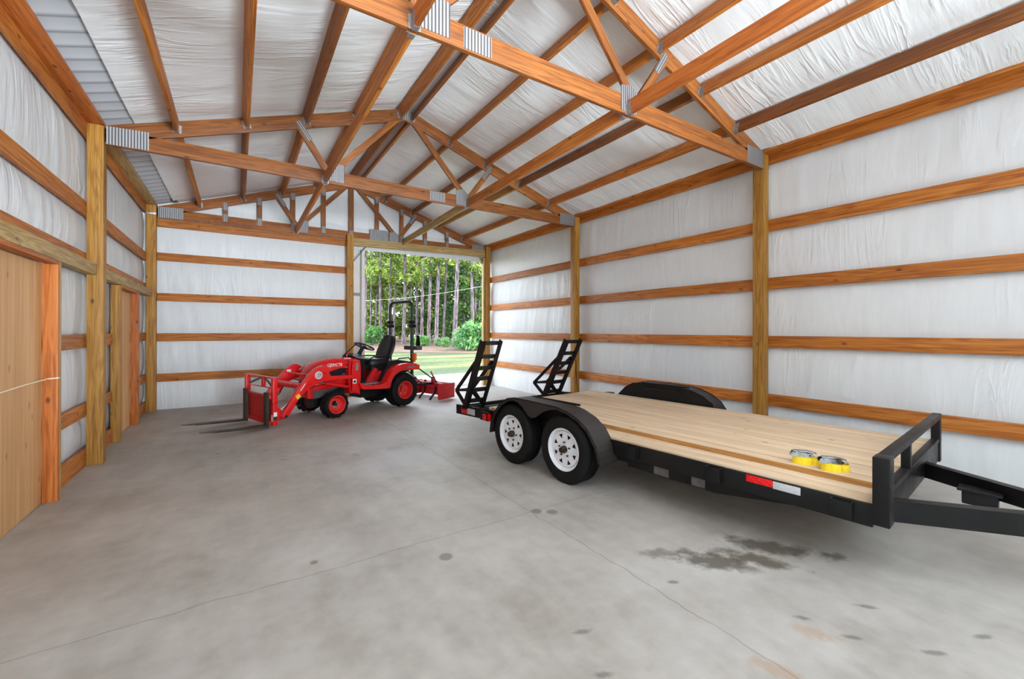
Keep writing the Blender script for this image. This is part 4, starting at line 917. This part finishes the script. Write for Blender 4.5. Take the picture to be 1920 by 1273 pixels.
# loader: uprights, arms, cross tube, cylinders
ARM = [(1.0, .715), (1.45, .73), (1.48, .80), (1.52, .86), (1.58, .895), (1.65, .90), (1.72, .87), (1.80, .80), (1.92, .66), (2.02, .545), (2.22, .225), (2.245, .165), (2.20, .12), (2.14, .17), (1.98, .42), (1.87, .525), (1.74, .60), (1.62, .645), (1.45, .66), (1.0, .655)]
for sg in (1, -1):
    mb = MB(); mb.prism([(x, 0.41 * sg, z) for x, z in ARM], (0, 0.075 * sg, 0), 0.006); arm = mb.build('loader_arm', 'red', TC)
    mb = MB(); mb.prism([(0.90, 0.36 * sg, .36), (1.06, 0.36 * sg, .42), (1.075, 0.36 * sg, .66), (1.05, 0.36 * sg, .97), (0.92, 0.36 * sg, .985)], (0, 0.05 * sg, 0), 0.005)
    mb.prism([(0.90, 0.47 * sg, .37), (1.05, 0.47 * sg, .43), (1.06, 0.47 * sg, .80), (1.04, 0.47 * sg, .97), (0.92, 0.47 * sg, .97)], (0, 0.012 * sg, 0), 0.003); mb.box((0.90, 0.36 * sg, 0.36), (0.925, 0.482 * sg, 0.97), 0.003)
    mb.box((0.92, 0.19 * sg, 0.38), (1.04, 0.40 * sg, 0.48), 0.004); mb.cyl((1.0, 0.40 * sg, 0.685), (1.0, 0.49 * sg, 0.685), 0.035, 16)
    tw = mb.build('loader_tower', 'red', TC)
    if sg > 0:
        mb = MB(); mb.box((0.935, 0.4822, 0.79), (0.985, 0.4835, 0.92)); mb.build('decal', 'grey_decal', tw)
        mb = MB(); mb.box((0.97, 0.4822, 0.56), (1.04, 0.4835, 0.64)); mb.build('decal', 'white', tw)
        mb = MB(); mb.cyl((1.005, 0.4836, 0.595), (1.005, 0.4845, 0.595), 0.025, 18); mb.build('decal', 'dark_decal', tw)
        mb = MB(); mb.cyl((1.665, 0.485, 0.762), (1.665, 0.487, 0.762), 0.062, 32); mb.build('emblem_ring', 'white', arm)
        mb = MB(); mb.cyl((1.665, 0.487, 0.762), (1.665, 0.4885, 0.762), 0.049, 32); mb.build('emblem_disc', 'dark_decal', arm)
        mb = MB(); sp_ = []
        for k in range(40):
            t = 0.5 + 2 * pi * 0.78 * k / 39; rr = 0.033; sp_.append((1.665 - rr * cos(t), 0.4888, 0.762 + rr * sin(t)))
        sp_ += [(1.665 - 0.031, 0.4888, 0.758), (1.665 - 0.006, 0.4888, 0.758)]
        mb.tube(sp_, 0.007, 8); mb.tube([(1.665 - 0.012 * cos(t / 10), 0.4888, 0.762 + 0.012 * sin(t / 10)) for t in range(0, 48)], 0.004, 6); mb.build('emblem_letter', 'white', arm)
        mb = MB(); mb.prism([(1.985, 0.4855, 0.50), (2.045, 0.4855, 0.465), (2.015, 0.4855, 0.405), (1.955, 0.4855, 0.44)], (0, 0.0015, 0)); mb.build('warning_decal', 'yellow_decal', arm)
        mb = MB(); mb.bar((1.965, 0.4857, 0.535), (1.885, 0.4857, 0.645), 0.0015, 0.012, (0, 0, 1)); mb.build('decal', 'white', arm)
    else:
        mb = MB(); mb.box((1.70, -0.41, 0.74), (1.77, -0.4085, 0.81)); mb.build('decal', 'white', arm)
    mb = MB(); mb.cyl((1.80, 0.34 * sg, 0.62), (2.06, 0.34 * sg, 0.36), 0.033, 14); mb.build('cylinder', 'red', arm)
    mb = MB(); mb.cyl((2.06, 0.34 * sg, 0.36), (2.22, 0.34 * sg, 0.24), 0.016, 12); mb.build('piston_rod', 'chrome', arm)
    mb = MB(); mb.tube([(1.86, 0.32 * sg, 0.57), (1.93, 0.30 * sg, 0.44), (2.05, 0.31 * sg, 0.31), (2.10, 0.33 * sg, 0.33)], 0.01, 8); mb.build('hose', 'plastic', arm)
    mb = MB(); mb.cyl((1.05, 0.385 * sg, 0.50), (1.50, 0.385 * sg, 0.60), 0.03, 14); mb.build('cylinder', 'red', arm)
    mb = MB(); mb.cyl((1.50, 0.385 * sg, 0.60), (1.66, 0.385 * sg, 0.64), 0.015, 12); mb.build('piston_rod', 'chrome', arm)
    mb = MB(); mb.cyl((2.19, 0.36 * sg, 0.165), (2.19, 0.50 * sg, 0.165), 0.022, 14); mb.cyl((1.99, 0.30 * sg, 0.315), (1.99, 0.5 * sg, 0.315), 0.014, 10); mb.build('pivot_pin', 'hub', arm)
mb = MB(); mb.cyl((1.93, -0.41, 0.60), (1.93, 0.41, 0.60), 0.05, 18); mb.cyl((1.76, -0.41, 0.76), (1.76, 0.41, 0.76), 0.018, 12); mb.build('cross_tube', 'red', TC)
# dash, steering
mb = MB(); mb.loft([[(0.80, -0.25, 0.55), (0.80, 0.25, 0.55), (0.64, 0.20, 0.55), (0.64, -0.20, 0.55)], [(0.80, -0.25, 0.86), (0.80, 0.25, 0.86), (0.63, 0.20, 0.86), (0.63, -0.20, 0.86)], [(0.79, -0.24, 0.99), (0.79, 0.24, 0.99), (0.61, 0.22, 0.965), (0.61, -0.22, 0.965)], [(0.85, -0.16, 1.03), (0.85, 0.16, 1.03), (0.60, 0.16, 1.01), (0.60, -0.16, 1.01)], [(0.80, -0.10, 1.075), (0.80, 0.10, 1.075), (0.62, 0.09, 1.05), (0.62, -0.09, 1.05)]])
mb.build('dashboard', 'plastic', TC)
mb = MB(); mb.cyl((0.64, 0, 1.0), (0.535, 0, 1.17), 0.045, 16, 0.03); col_ = mb.build('steering_column', 'plastic', TC)
SN = Vector((-0.40, 0, 0.92)).normalized(); sa = Vector((0, 1, 0)); sb = SN.cross(sa); sc = Vector((0.49, 0, 1.19))
mb = MB(); mb.tube([sc + (sa * cos(2 * pi * k / 32) + sb * sin(2 * pi * k / 32)) * 0.18 for k in range(32)], 0.014, 10, True)
for k in range(3):
    t = 2 * pi * k / 3 + 0.5; mb.tube([sc - SN * 0.02, sc + (sa * cos(t) + sb * sin(t)) * 0.175], 0.010, 8)
mb.cyl(sc - SN * 0.03, sc + SN * 0.008, 0.035, 16); mb.build('steering_wheel', 'plastic', TC)
mb = MB(); mb.tube([(1.07, 0.21, 0.99), (1.07, 0.21, 1.045), (0.82, 0.20, 1.235), (0.74, 0.17, 1.255), (0.62, 0.10, 1.22)], 0.010, 8); mb.build('loader_lever', 'plastic', TC)
mb = MB(); mb.tube([(0.92, 0.08, 1.02), (0.90, 0.08, 1.08), (0.85, 0.08, 1.10)], 0.009, 8); mb.build('throttle_lever', 'red', TC)
# platform, fenders
mb = MB(); mb.box((0.28, -0.40, 0.50), (0.90, 0.40, 0.525), 0.004); mb.build('foot_platform', 'steel', TC)
mb = MB(); mb.box((-0.35, -0.19, 0.24), (0.70, 0.19, 0.50)); mb.box((-0.30, -0.15, 0.50), (0.28, 0.15, 0.66)); mb.cyl((AX, -0.32, 0.337), (AX, 0.32, 0.337), 0.09, 16); mb.build('transmission', 'plastic', TC)
mb = MB(); mb.box((-0.1, -0.26, 0.50), (0.34, 0.26, 0.72), 0.03); mb.prism([(0.34, 0.16, 0.52), (0.60, 0.16, 0.525), (0.42, 0.16, 0.78), (0.34, 0.16, 0.76)], (0, 0.06, 0), 0.004); mb.prism([(0.34, -0.16, 0.52), (0.60, -0.16, 0.525), (0.42, -0.16, 0.78), (0.34, -0.16, 0.76)], (0, -0.06, 0), 0.004); mb.build('seat_base', 'red_dull', TC)
mb = MB(); mb.box((0.05, -0.18, 0.725), (0.46, 0.18, 0.84), 0.03); mb.cyl((0.30, -0.2, 0.78), (0.30, 0.21, 0.78), 0.04, 14); mb.build('seat_suspension', 'plastic', TC)
FO = [(0.96, .56), (0.90, .455), (0.84, .44), (0.31, .405), (0.265, .55), (0.20, .64), (0.10, .70), (0.0, .725), (-0.15, .725), (-0.40, .71), (-0.41, .80), (-0.30, .845), (-0.17, .86), (0.05, .85), (0.16, .81), (0.26, .73), (0.33, .62), (0.39, .53), (0.57, .49), (0.86, .525), (0.93, .57)]
for sg in (1, -1):
    mb = MB(); mb.prism([(x, 0.27 * sg if False else 0.38 * sg, z) for x, z in FO], (0, 0.18 * sg, 0), 0.008); fd = mb.build('rear_fender', 'red', TC)
    mb = MB(); mb.prism([(0.40, 0.28 * sg, .53), (0.20, 0.28 * sg, .50), (-0.38, 0.28 * sg, .72), (-0.38, 0.28 * sg, .86), (0.03, 0.28 * sg, .93), (0.15, 0.28 * sg, .90), (0.30, 0.28 * sg, .74)], (0, 0.10 * sg, 0), 0.012); mb.build('fender_liner', 'plastic', fd)
    mb = MB(); mb.tube([(0.0, 0.33 * sg, .88), (-0.06, 0.34 * sg, .945), (-0.30, 0.35 * sg, .95), (-0.37, 0.35 * sg, .87)], 0.013, 8); mb.build('grab_handle', 'plastic', fd)
    mb = MB(); mb.cyl((-0.37, 0.44 * sg, 0.86), (-0.37, 0.44 * sg, 0.90), 0.02, 12); mb.box((-0.40, 0.40 * sg, 0.895), (-0.34, 0.48 * sg, 1.04), 0.015); mb.build('turn_lamp', 'orange', fd)
    if sg > 0:
        mb = MB(); mb.box((-0.28, 0.5602, 0.765), (-0.10, 0.5612, 0.795)); mb.build('decal', 'grey_decal', fd)
# seat
mb = MB(); mb.loft([[(0.04, -0.20, z0), (0.10, -0.225, z0), (0.45, -0.225, z0), (0.52, -0.17, z0), (0.53, 0.0, z0), (0.52, 0.17, z0), (0.45, 0.225, z0), (0.10, 0.225, z0), (0.04, 0.20, z0)] for z0 in (0.845, 0.87, 0.925)] + [[(0.06, -0.18, 0.955), (0.11, -0.20, 0.945), (0.44, -0.20, 0.955), (0.49, -0.15, 0.95), (0.50, 0.0, 0.945), (0.49, 0.15, 0.95), (0.44, 0.20, 0.955), (0.11, 0.20, 0.945), (0.06, 0.18, 0.955)]])
mb.build('seat_cushion', 'vinyl', TC, smooth=60)
def bsec(z, w, t):
    x = 0.10 - (z - 0.92) * 0.40
    return [(x + 0.03, -w * 0.5, z), (x + 0.045, -w * 0.85, z), (x + 0.02, -w, z), (x - t * 0.7, -w * 0.9, z), (x - t, -w * 0.4, z), (x - t, w * 0.4, z), (x - t * 0.7, w * 0.9, z), (x + 0.02, w, z), (x + 0.045, w * 0.85, z), (x + 0.03, w * 0.5, z)]
mb = MB(); mb.loft([bsec(0.90, 0.20, 0.07), bsec(0.98, 0.225, 0.09), bsec(1.10, 0.24, 0.09), bsec(1.22, 0.225, 0.085), bsec(1.32, 0.18, 0.075), bsec(1.38, 0.13, 0.06), bsec(1.41, 0.09, 0.045)])
mb.build('seat_back', 'vinyl', TC, smooth=60)
for sg in (-1, 1):
    mb = MB(); mb.tube([(0.06, 0.245 * sg, 0.985), (0.25, 0.255 * sg, 1.0), (0.46, 0.255 * sg, 1.0), (0.53, 0.25 * sg, 0.965), (0.52, 0.245 * sg, 0.90)], 0.013, 8); mb.build('arm_rail', 'plastic', TC)
# roll bar
RX = -0.37
mb = MB(); pth = [(RX, -0.36, 0.60), (RX, -0.36, 1.98)] + [(RX, -0.24 - 0.12 * cos(t), 1.98 + 0.12 * sin(t)) for t in (0.4, 0.8, 1.2, pi / 2)] + [(RX, 0.24 + 0.12 * sin(t), 1.98 + 0.12 * cos(t)) for t in (0, 0.4, 0.8, 1.2)] + [(RX, 0.36, 1.98), (RX, 0.36, 0.60)]
mb.tube(pth, 0.034, 12); rb = mb.build('roll_bar', 'rops', TC)
for sg in (-1, 1):
    mb = MB(); mb.box((RX - 0.06, 0.36 * sg - 0.05, 1.56), (RX + 0.05, 0.36 * sg + 0.05, 1.63), 0.006); mb.box((RX - 0.045, 0.36 * sg - 0.055, 1.64), (RX + 0.045, 0.36 * sg + 0.055, 1.71), 0.006)
    mb.cyl((RX - 0.02, 0.36 * sg - 0.09, 1.60), (RX - 0.02, 0.36 * sg + 0.09, 1.60), 0.018, 12); mb.cyl((RX + 0.07, 0.36 * sg, 1.68), (RX - 0.07, 0.36 * sg, 1.68), 0.018, 12)
    mb.build('fold_hinge', 'plastic', rb)
mb = MB(); mb.box((-0.56, 0.04, 1.10), (-0.41, 0.46, 1.19), 0.02); mb.build('tool_box', 'grey_plastic', TC)
mb = MB(); mb.prism([(-0.47, 0.36, 1.19), (-0.47, 0.48, 1.19), (-0.47, 0.44, 1.40), (-0.47, 0.38, 1.41)], (-0.03, 0, 0), 0.006); mb.build('sign_bracket', 'plastic', TC)
# rear hitch
mb = MB(); mb.bar((-0.36, 0.18, 0.36), (-0.98, 0.30, 0.36), 0.03, 0.05); mb.bar((-0.36, -0.18, 0.36), (-0.98, -0.30, 0.36), 0.03, 0.05); mb.bar((-0.40, 0.18, 0.68), (-0.70, 0.26, 0.38), 0.02, 0.02); mb.bar((-0.40, -0.18, 0.68), (-0.70, -0.26, 0.38), 0.02, 0.02)
mb.build('lower_link', 'plastic', TC)
mb = MB(); mb.tube([(-0.38, 0.10, 0.66), (-0.55, 0.14, 0.58), (-0.66, 0.14, 0.46), (-0.52, 0.12, 0.40), (-0.38, 0.08, 0.45)], 0.008, 8); mb.build('hose', 'plastic', TC)

# ---- pallet fork held by the loader
PF = empty('pallet_fork', 'red pallet fork frame with two dark tines hung on the tractor loader', 'fork', (2.535, 8.648, 0), TA)
mb = MB(); mb.prism([(2.375, -0.46, 0.09), (2.375, 0.46, 0.09), (2.375, 0.46, 0.50), (2.375, -0.46, 0.50)], (0.02, 0, 0)); mb.box((2.355, -0.46, 0.46), (2.42, 0.46, 0.505), 0.004); mb.box((2.355, -0.46, 0.07), (2.42, 0.46, 0.12), 0.004); mb.build('back_plate', 'red_dull', PF)
for y0_ in (-0.53, 0.46):
    mb = MB(); mb.box((2.33, y0_, 0.06), (2.40, y0_ + 0.07, 0.78), 0.005); mb.build('frame_post', 'red', PF)
mb = MB(); mb.box((2.34, 0.06, 0.62), (2.38, 0.14, 0.76), 0.004); mb.build('frame_post', 'red', PF)
mb = MB(); mb.box((2.335, -0.53, 0.765), (2.385, 0.53, 0.785), 0.003); mb.box((2.35, -0.46, 0.61), (2.37, 0.46, 0.625), 0.002); mb.build('guard_rail', 'red', PF)
for a, b_ in (((2.36, -0.46, 0.63), (2.36, 0.06, 0.765)), ((2.36, 0.14, 0.765), (2.36, 0.46, 0.62))):
    mb = MB(); mb.bar(a, b_, 0.015, 0.03); mb.build('diagonal_strut', 'grey_patch', PF)
for sg in (1, -1):
    mb = MB(); mb.prism([(2.335, 0.36 * sg, 0.10), (2.335, 0.36 * sg, 0.36), (2.25, 0.36 * sg, 0.30), (2.16, 0.36 * sg, 0.20), (2.15, 0.36 * sg, 0.13), (2.24, 0.36 * sg, 0.10)], (0, 0.035 * sg, 0), 0.004); mb.build('mount_ear', 'red', PF)
mb = MB(); mb.box((2.4002, 0.475, 0.12), (2.4012, 0.52, 0.22)); mb.box((2.34, 0.5302, 0.14), (2.39, 0.5312, 0.26)); mb.build('decal', 'white', PF)
mb = MB(); mb.box((2.34, 0.5314, 0.14), (2.39, 0.532, 0.195)); mb.build('decal', 'dark_decal', PF)
for yc in (0.40, -0.37):
    mb = MB()
    mb.loft([[(2.42, yc - 0.05, 0.56), (2.46, yc - 0.05, 0.56), (2.46, yc + 0.05, 0.56), (2.42, yc + 0.05, 0.56)], [(2.42, yc - 0.05, 0.03), (2.46, yc - 0.05, 0.07), (2.46, yc + 0.05, 0.07), (2.42, yc + 0.05, 0.03)], [(3.1, yc - 0.05, 0.075), (3.1, yc - 0.05, 0.10), (3.1, yc + 0.05, 0.10), (3.1, yc + 0.05, 0.075)], [(3.29, yc - 0.025, 0.10), (3.29, yc - 0.025, 0.108), (3.29, yc + 0.025, 0.108), (3.29, yc + 0.025, 0.10)]])
    mb.build('tine', 'fork', PF, smooth=20)

# ---- box blade on the rear hitch
BB = empty('box_blade', 'red box blade with dark ripper shanks behind the tractor', 'blade', (2.535, 8.648, 0), TA)
for y in (0.53, -0.56):
    mb = MB(); mb.prism([(-0.92, y, 0.06), (-0.95, y, 0.02), (-1.40, y, 0.03), (-1.41, y, 0.35), (-0.93, y, 0.36)], (0, 0.02, 0), 0.003); mb.build('end_plate', 'red_dull', BB)
for x in (-1.30, -1.36):
    mb = MB(); mb.prism([(x, -0.54, 0.05), (x - 0.03, -0.54, 0.20), (x, -0.54, 0.34), (x - 0.015, -0.54, 0.34), (x - 0.05, -0.54, 0.20), (x - 0.015, -0.54, 0.05)], (0, 1.07, 0)); mb.build('mouldboard', 'red_dull', BB)
mb = MB(); mb.box((-1.10, -0.54, 0.29), (-1.00, 0.53, 0.37), 0.006); mb.build('shank_bar', 'red_dull', BB)
mb = MB(); mb.bar((-1.0, 0.30, 0.30), (-1.0, 0.30, 0.46), 0.06, 0.03, (1, 0, 0)); mb.bar((-1.0, -0.30, 0.30), (-1.0, -0.30, 0.46), 0.06, 0.03, (1, 0, 0)); mb.bar((-1.30, 0.05, 0.36), (-1.02, 0.20, 0.60), 0.02, 0.03); mb.build('hitch_bracket', 'red_dull', BB)
mb = MB(); mb.cyl((-0.66, 0.12, 0.74), (-1.16, 0.12, 0.42), 0.014, 10); mb.cyl((-0.40, 0.02, 0.60), (-0.68, 0.12, 0.74), 0.012, 10); mb.box((-1.19, 0.09, 0.36), (-1.12, 0.15, 0.47), 0.01); mb.build('top_link', 'plastic', BB)
for y in (0.33, -0.02, -0.36):
    mb = MB(); mb.loft([[(x, y - 0.014, z), (x + 0.045, y - 0.014, z + 0.01), (x + 0.045, y + 0.014, z + 0.01), (x, y + 0.014, z)] for x, z in ((-1.08, 0.40), (-1.07, 0.22), (-1.03, 0.13), (-0.94, 0.06), (-0.90, 0.005))]); mb.build('ripper_shank', 'plastic', BB)

# ================================================================== OUTDOORS
mb = MB(); mb.prism([(-60, -40, -0.03), (90, -40, -0.03), (90, 110, -0.03), (-60, 110, -0.03)], (0, 0, -0.3))
tag(mb.build('lawn', 'lawn', smooth=0), 'sunlit patchy lawn beyond the open doorway', 'lawn', kind='structure')
mb = MB(); mb.box((1.0, 10.42, -0.12), (9.0, 13.6, -0.004), 0.01); tag(mb.build('concrete_apron', 'apron'), 'pale concrete apron just outside the doorway', 'apron', kind='structure')
cd = Vector((sin(yw), cos(yw), 0)); cr_ = Vector((cos(yw), -sin(yw), 0))
def out(u, d, z=0.0):
    p = cd * d + cr_ * ((u - 960) / F_PX * d); return Vector((p.x, p.y, z))
mb = MB()
a, b_, c_, d_ = out(560, 31, -0.028), out(1010, 27, -0.028), out(1100, 95, -0.028), out(430, 95, -0.028)
mb.prism([a, b_, c_, d_], (0, 0, 0.02)); tag(mb.build('forest_floor', 'litter', smooth=0), 'brown pine straw floor under the trees', 'ground', kind='structure')

def clump(mb, c, rad, n, size, flat=1.0, long=1.5, rnd=random):
    c = Vector(c)
    for _ in range(n):
        d = Vector((rnd.gauss(0, 1), rnd.gauss(0, 1), rnd.gauss(0, 1) * flat)); d.normalize(); p = c + d * rad * (rnd.random() ** 0.4)
        a = Vector((rnd.gauss(0, 1), rnd.gauss(0, 1), rnd.gauss(0, 1))).normalized(); b = a.orthogonal().normalized()
        s = size * (0.6 + 0.8 * rnd.random()); a *= s * long; b *= s
        v = [mb.bm.verts.new(q) for q in (p - a, p - b * 0.6, p + a, p + b * 0.6)]; mb.bm.faces.new(v)
# pine trunks: (pixel column, distance, diameter, lean, height)
ordn = ['first', 'second', 'third', 'fourth', 'fifth', 'sixth', 'seventh', 'eighth', 'ninth', 'tenth', 'eleventh', 'twelfth', 'thirteenth', 'fourteenth', 'fifteenth', 'sixteenth', 'seventeenth']
PINES = [(684, 44, .26, 0.1), (693, 55, .27, .5), (703, 57, .38, .9), (714, 46, .30, -.1), (730, 48, .30, .3), (739, 50, .28, .3), (757, 47, .42, .2), (770, 56, .26, .0), (780, 52, .34, .4), (790, 46, .38, .5), (804, 43, .34, .5), (819, 42, .38, .3), (832, 47, .30, .4), (851, 37.5, .42, .6), (885, 42, .36, -.1), (672, 50, .32, 0), (898, 50, .30, .2)]
needle = []
for v_ in range(3):
    mb = MB(); rr = random.Random(40 + v_)
    for k in range(16):
        t = rr.random() * 2 * pi; q = 0.3 + 1.9 * rr.random(); z = 7.0 + 7.5 * rr.random()
        clump(mb, (q * cos(t), q * sin(t), z), 0.55, 60, 0.13, 0.6, 2.2, rr)
    me = mb.mesh('needle_foliage', 0); me.materials.append(M['needle']); needle.append(me)
srt = sorted(range(len(PINES)), key=lambda i: PINES[i][0])
for i, (u, d, dia, lean) in enumerate(PINES):
    H = 15.0; base = out(u, d, -0.05); mb = MB(); rr = random.Random(i)
    pth = [(lean * cr_ * (t * 0.9) + Vector((0.06 * sin(5 * t + i), 0.06 * cos(4 * t + i), H * t))) for t in [k / 9 for k in range(10)]]
    mb.tube(pth, [dia / 2 * (1.25 if k == 0 else 1.0 - 0.42 * k / 9) for k in range(10)], 12)
    pos = srt.index(i)
    o = mb.build('pine_tree', 'bark', None, base); tag(o, f'tall bare pine trunk seen through the doorway, {ordn[pos]} from its inner post', 'tree', 'pines beyond the doorway')
    f_ = link('needle_foliage', needle[i % 3], None, o, (lean * cr_.x * 0.7, lean * cr_.y * 0.7, 0), (0, 0, i * 1.3))
# leafy trees behind the pines
leafm = []
for v_ in range(4):
    mb = MB(); rr = random.Random(90 + v_)
    for k in range(46):
        t = rr.random() * 2 * pi; z = 0.9 + 13.0 * rr.random(); q = (2.6 if z < 9 else 1.9) * sqrt(rr.random())
        clump(mb, (q * cos(t), q * sin(t), z), 0.75, 70, 0.16, 0.7, 1.5, rr)
    me = mb.mesh('crown', 0); leafm.append(me)
def stem():
    mb = MB(); mb.tube([(0, 0, -0.1), (0.1, 0.05, 4), (0.0, 0.15, 9), (0.1, 0.1, 12)], [0.16, 0.13, 0.08, 0.03], 10); return mb.mesh('stem')
stem_me = stem(); stem_me.materials.append(M['bark'])
kk = 0
wordk = ['loose', 'dense', 'spreading', 'tall', 'ragged']
BG = []
for row, (d, step, u0, u1) in enumerate(((60, 27, 664, 925), (72, 25, 655, 930), (88, 30, 650, 935))):
    u = u0
    while u < u1:
        BG.append((u + random.uniform(-6, 6), d + random.uniform(-3, 3), row)); u += step
for u, d in ((868, 50), (893, 46), (905, 52), (845, 55), (815, 58)): BG.append((u, d, 3))
BG.sort()
rowt = ['in the first leafy row', 'in the middle leafy row', 'in the farthest leafy row', 'close behind the pines']
cnt = {}
for u, d, row in BG:
    me = leafm[kk % 4].copy() if kk < 8 else None
    cnt[row] = cnt.get(row, 0) + 1
    o = link('leafy_tree', stem_me, None, None, out(u, d, -0.05), (0, 0, kk * 0.9))
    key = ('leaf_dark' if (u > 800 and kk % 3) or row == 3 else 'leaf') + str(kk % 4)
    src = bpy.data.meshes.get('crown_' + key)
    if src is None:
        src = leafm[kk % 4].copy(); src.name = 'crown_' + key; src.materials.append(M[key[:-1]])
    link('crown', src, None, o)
    o.scale = (1, 1, 0.85 + 0.3 * random.random())
    tag(o, f'leafy tree beyond the doorway {rowt[row]}, {ordn[cnt[row] - 1]} from the inner post', 'tree', 'leafy trees behind the pines')
    kk += 1
# shrubs
shr = []
for v_ in range(2):
    mb = MB(); rr = random.Random(150 + v_)
    for k in range(22):
        t = rr.random() * 2 * pi; z = 0.2 + 1.1 * rr.random(); q = 0.75 * sqrt(rr.random()) * (1.2 - 0.4 * z)
        clump(mb, (q * cos(t), q * sin(t), z), 0.3, 55, 0.07, 0.8, 1.7, rr)
    me = mb.mesh('leaves', 0); me.materials.append(M['shrub']); shr.append(me)
mb = MB()
for k in range(5): mb.tube([(0, 0, -0.05), (0.12 * cos(k * 1.3), 0.12 * sin(k * 1.3), 0.5), (0.35 * cos(k * 1.3), 0.35 * sin(k * 1.3), 1.0)], [0.03, 0.02, 0.008], 6)
bst = mb.mesh('stems'); bst.materials.append(M['bark'])
SH = [(870, 33, 1.15, 'broad green shrub at the foot of the thickest pine'), (886, 32, 1.5, 'tall green shrub just inside the doorway trim board'), (898, 34, 1.35, 'green shrub closest to the doorway corner post'), (699, 43, 1.3, 'round green bush near the inner edge of the doorway'), (795, 40, .7, 'low green shrub behind the roll bar'), (838, 38, .6, 'low leafy shrub between two pines'), (822, 40, .55, 'small shrub under the slim pines'), (858, 35, .6, 'knee-high shrub on the lawn edge'), (776, 41, .6, 'low shrub showing inside the roll bar')]
for i, (u, d, s_, lb) in enumerate(SH):
    o = link('shrub', bst, None, None, out(u, d, -0.03), (0, 0, i * 1.1)); o.scale = (s_, s_, s_); link('leaves', shr[i % 2], None, o); tag(o, lb, 'shrub', 'shrubs along the tree line')
mb = MB(); p0, p1 = out(640, 38, 4.1), out(960, 26, 4.55)
mb.tube([p0.lerp(p1, t / 20) + Vector((0, 0, -0.35 * sin(pi * t / 20))) for t in range(21)], 0.009, 6); tag(mb.build('utility_wire', 'cable'), 'thin pale utility wire crossing in front of the pines', 'wire')
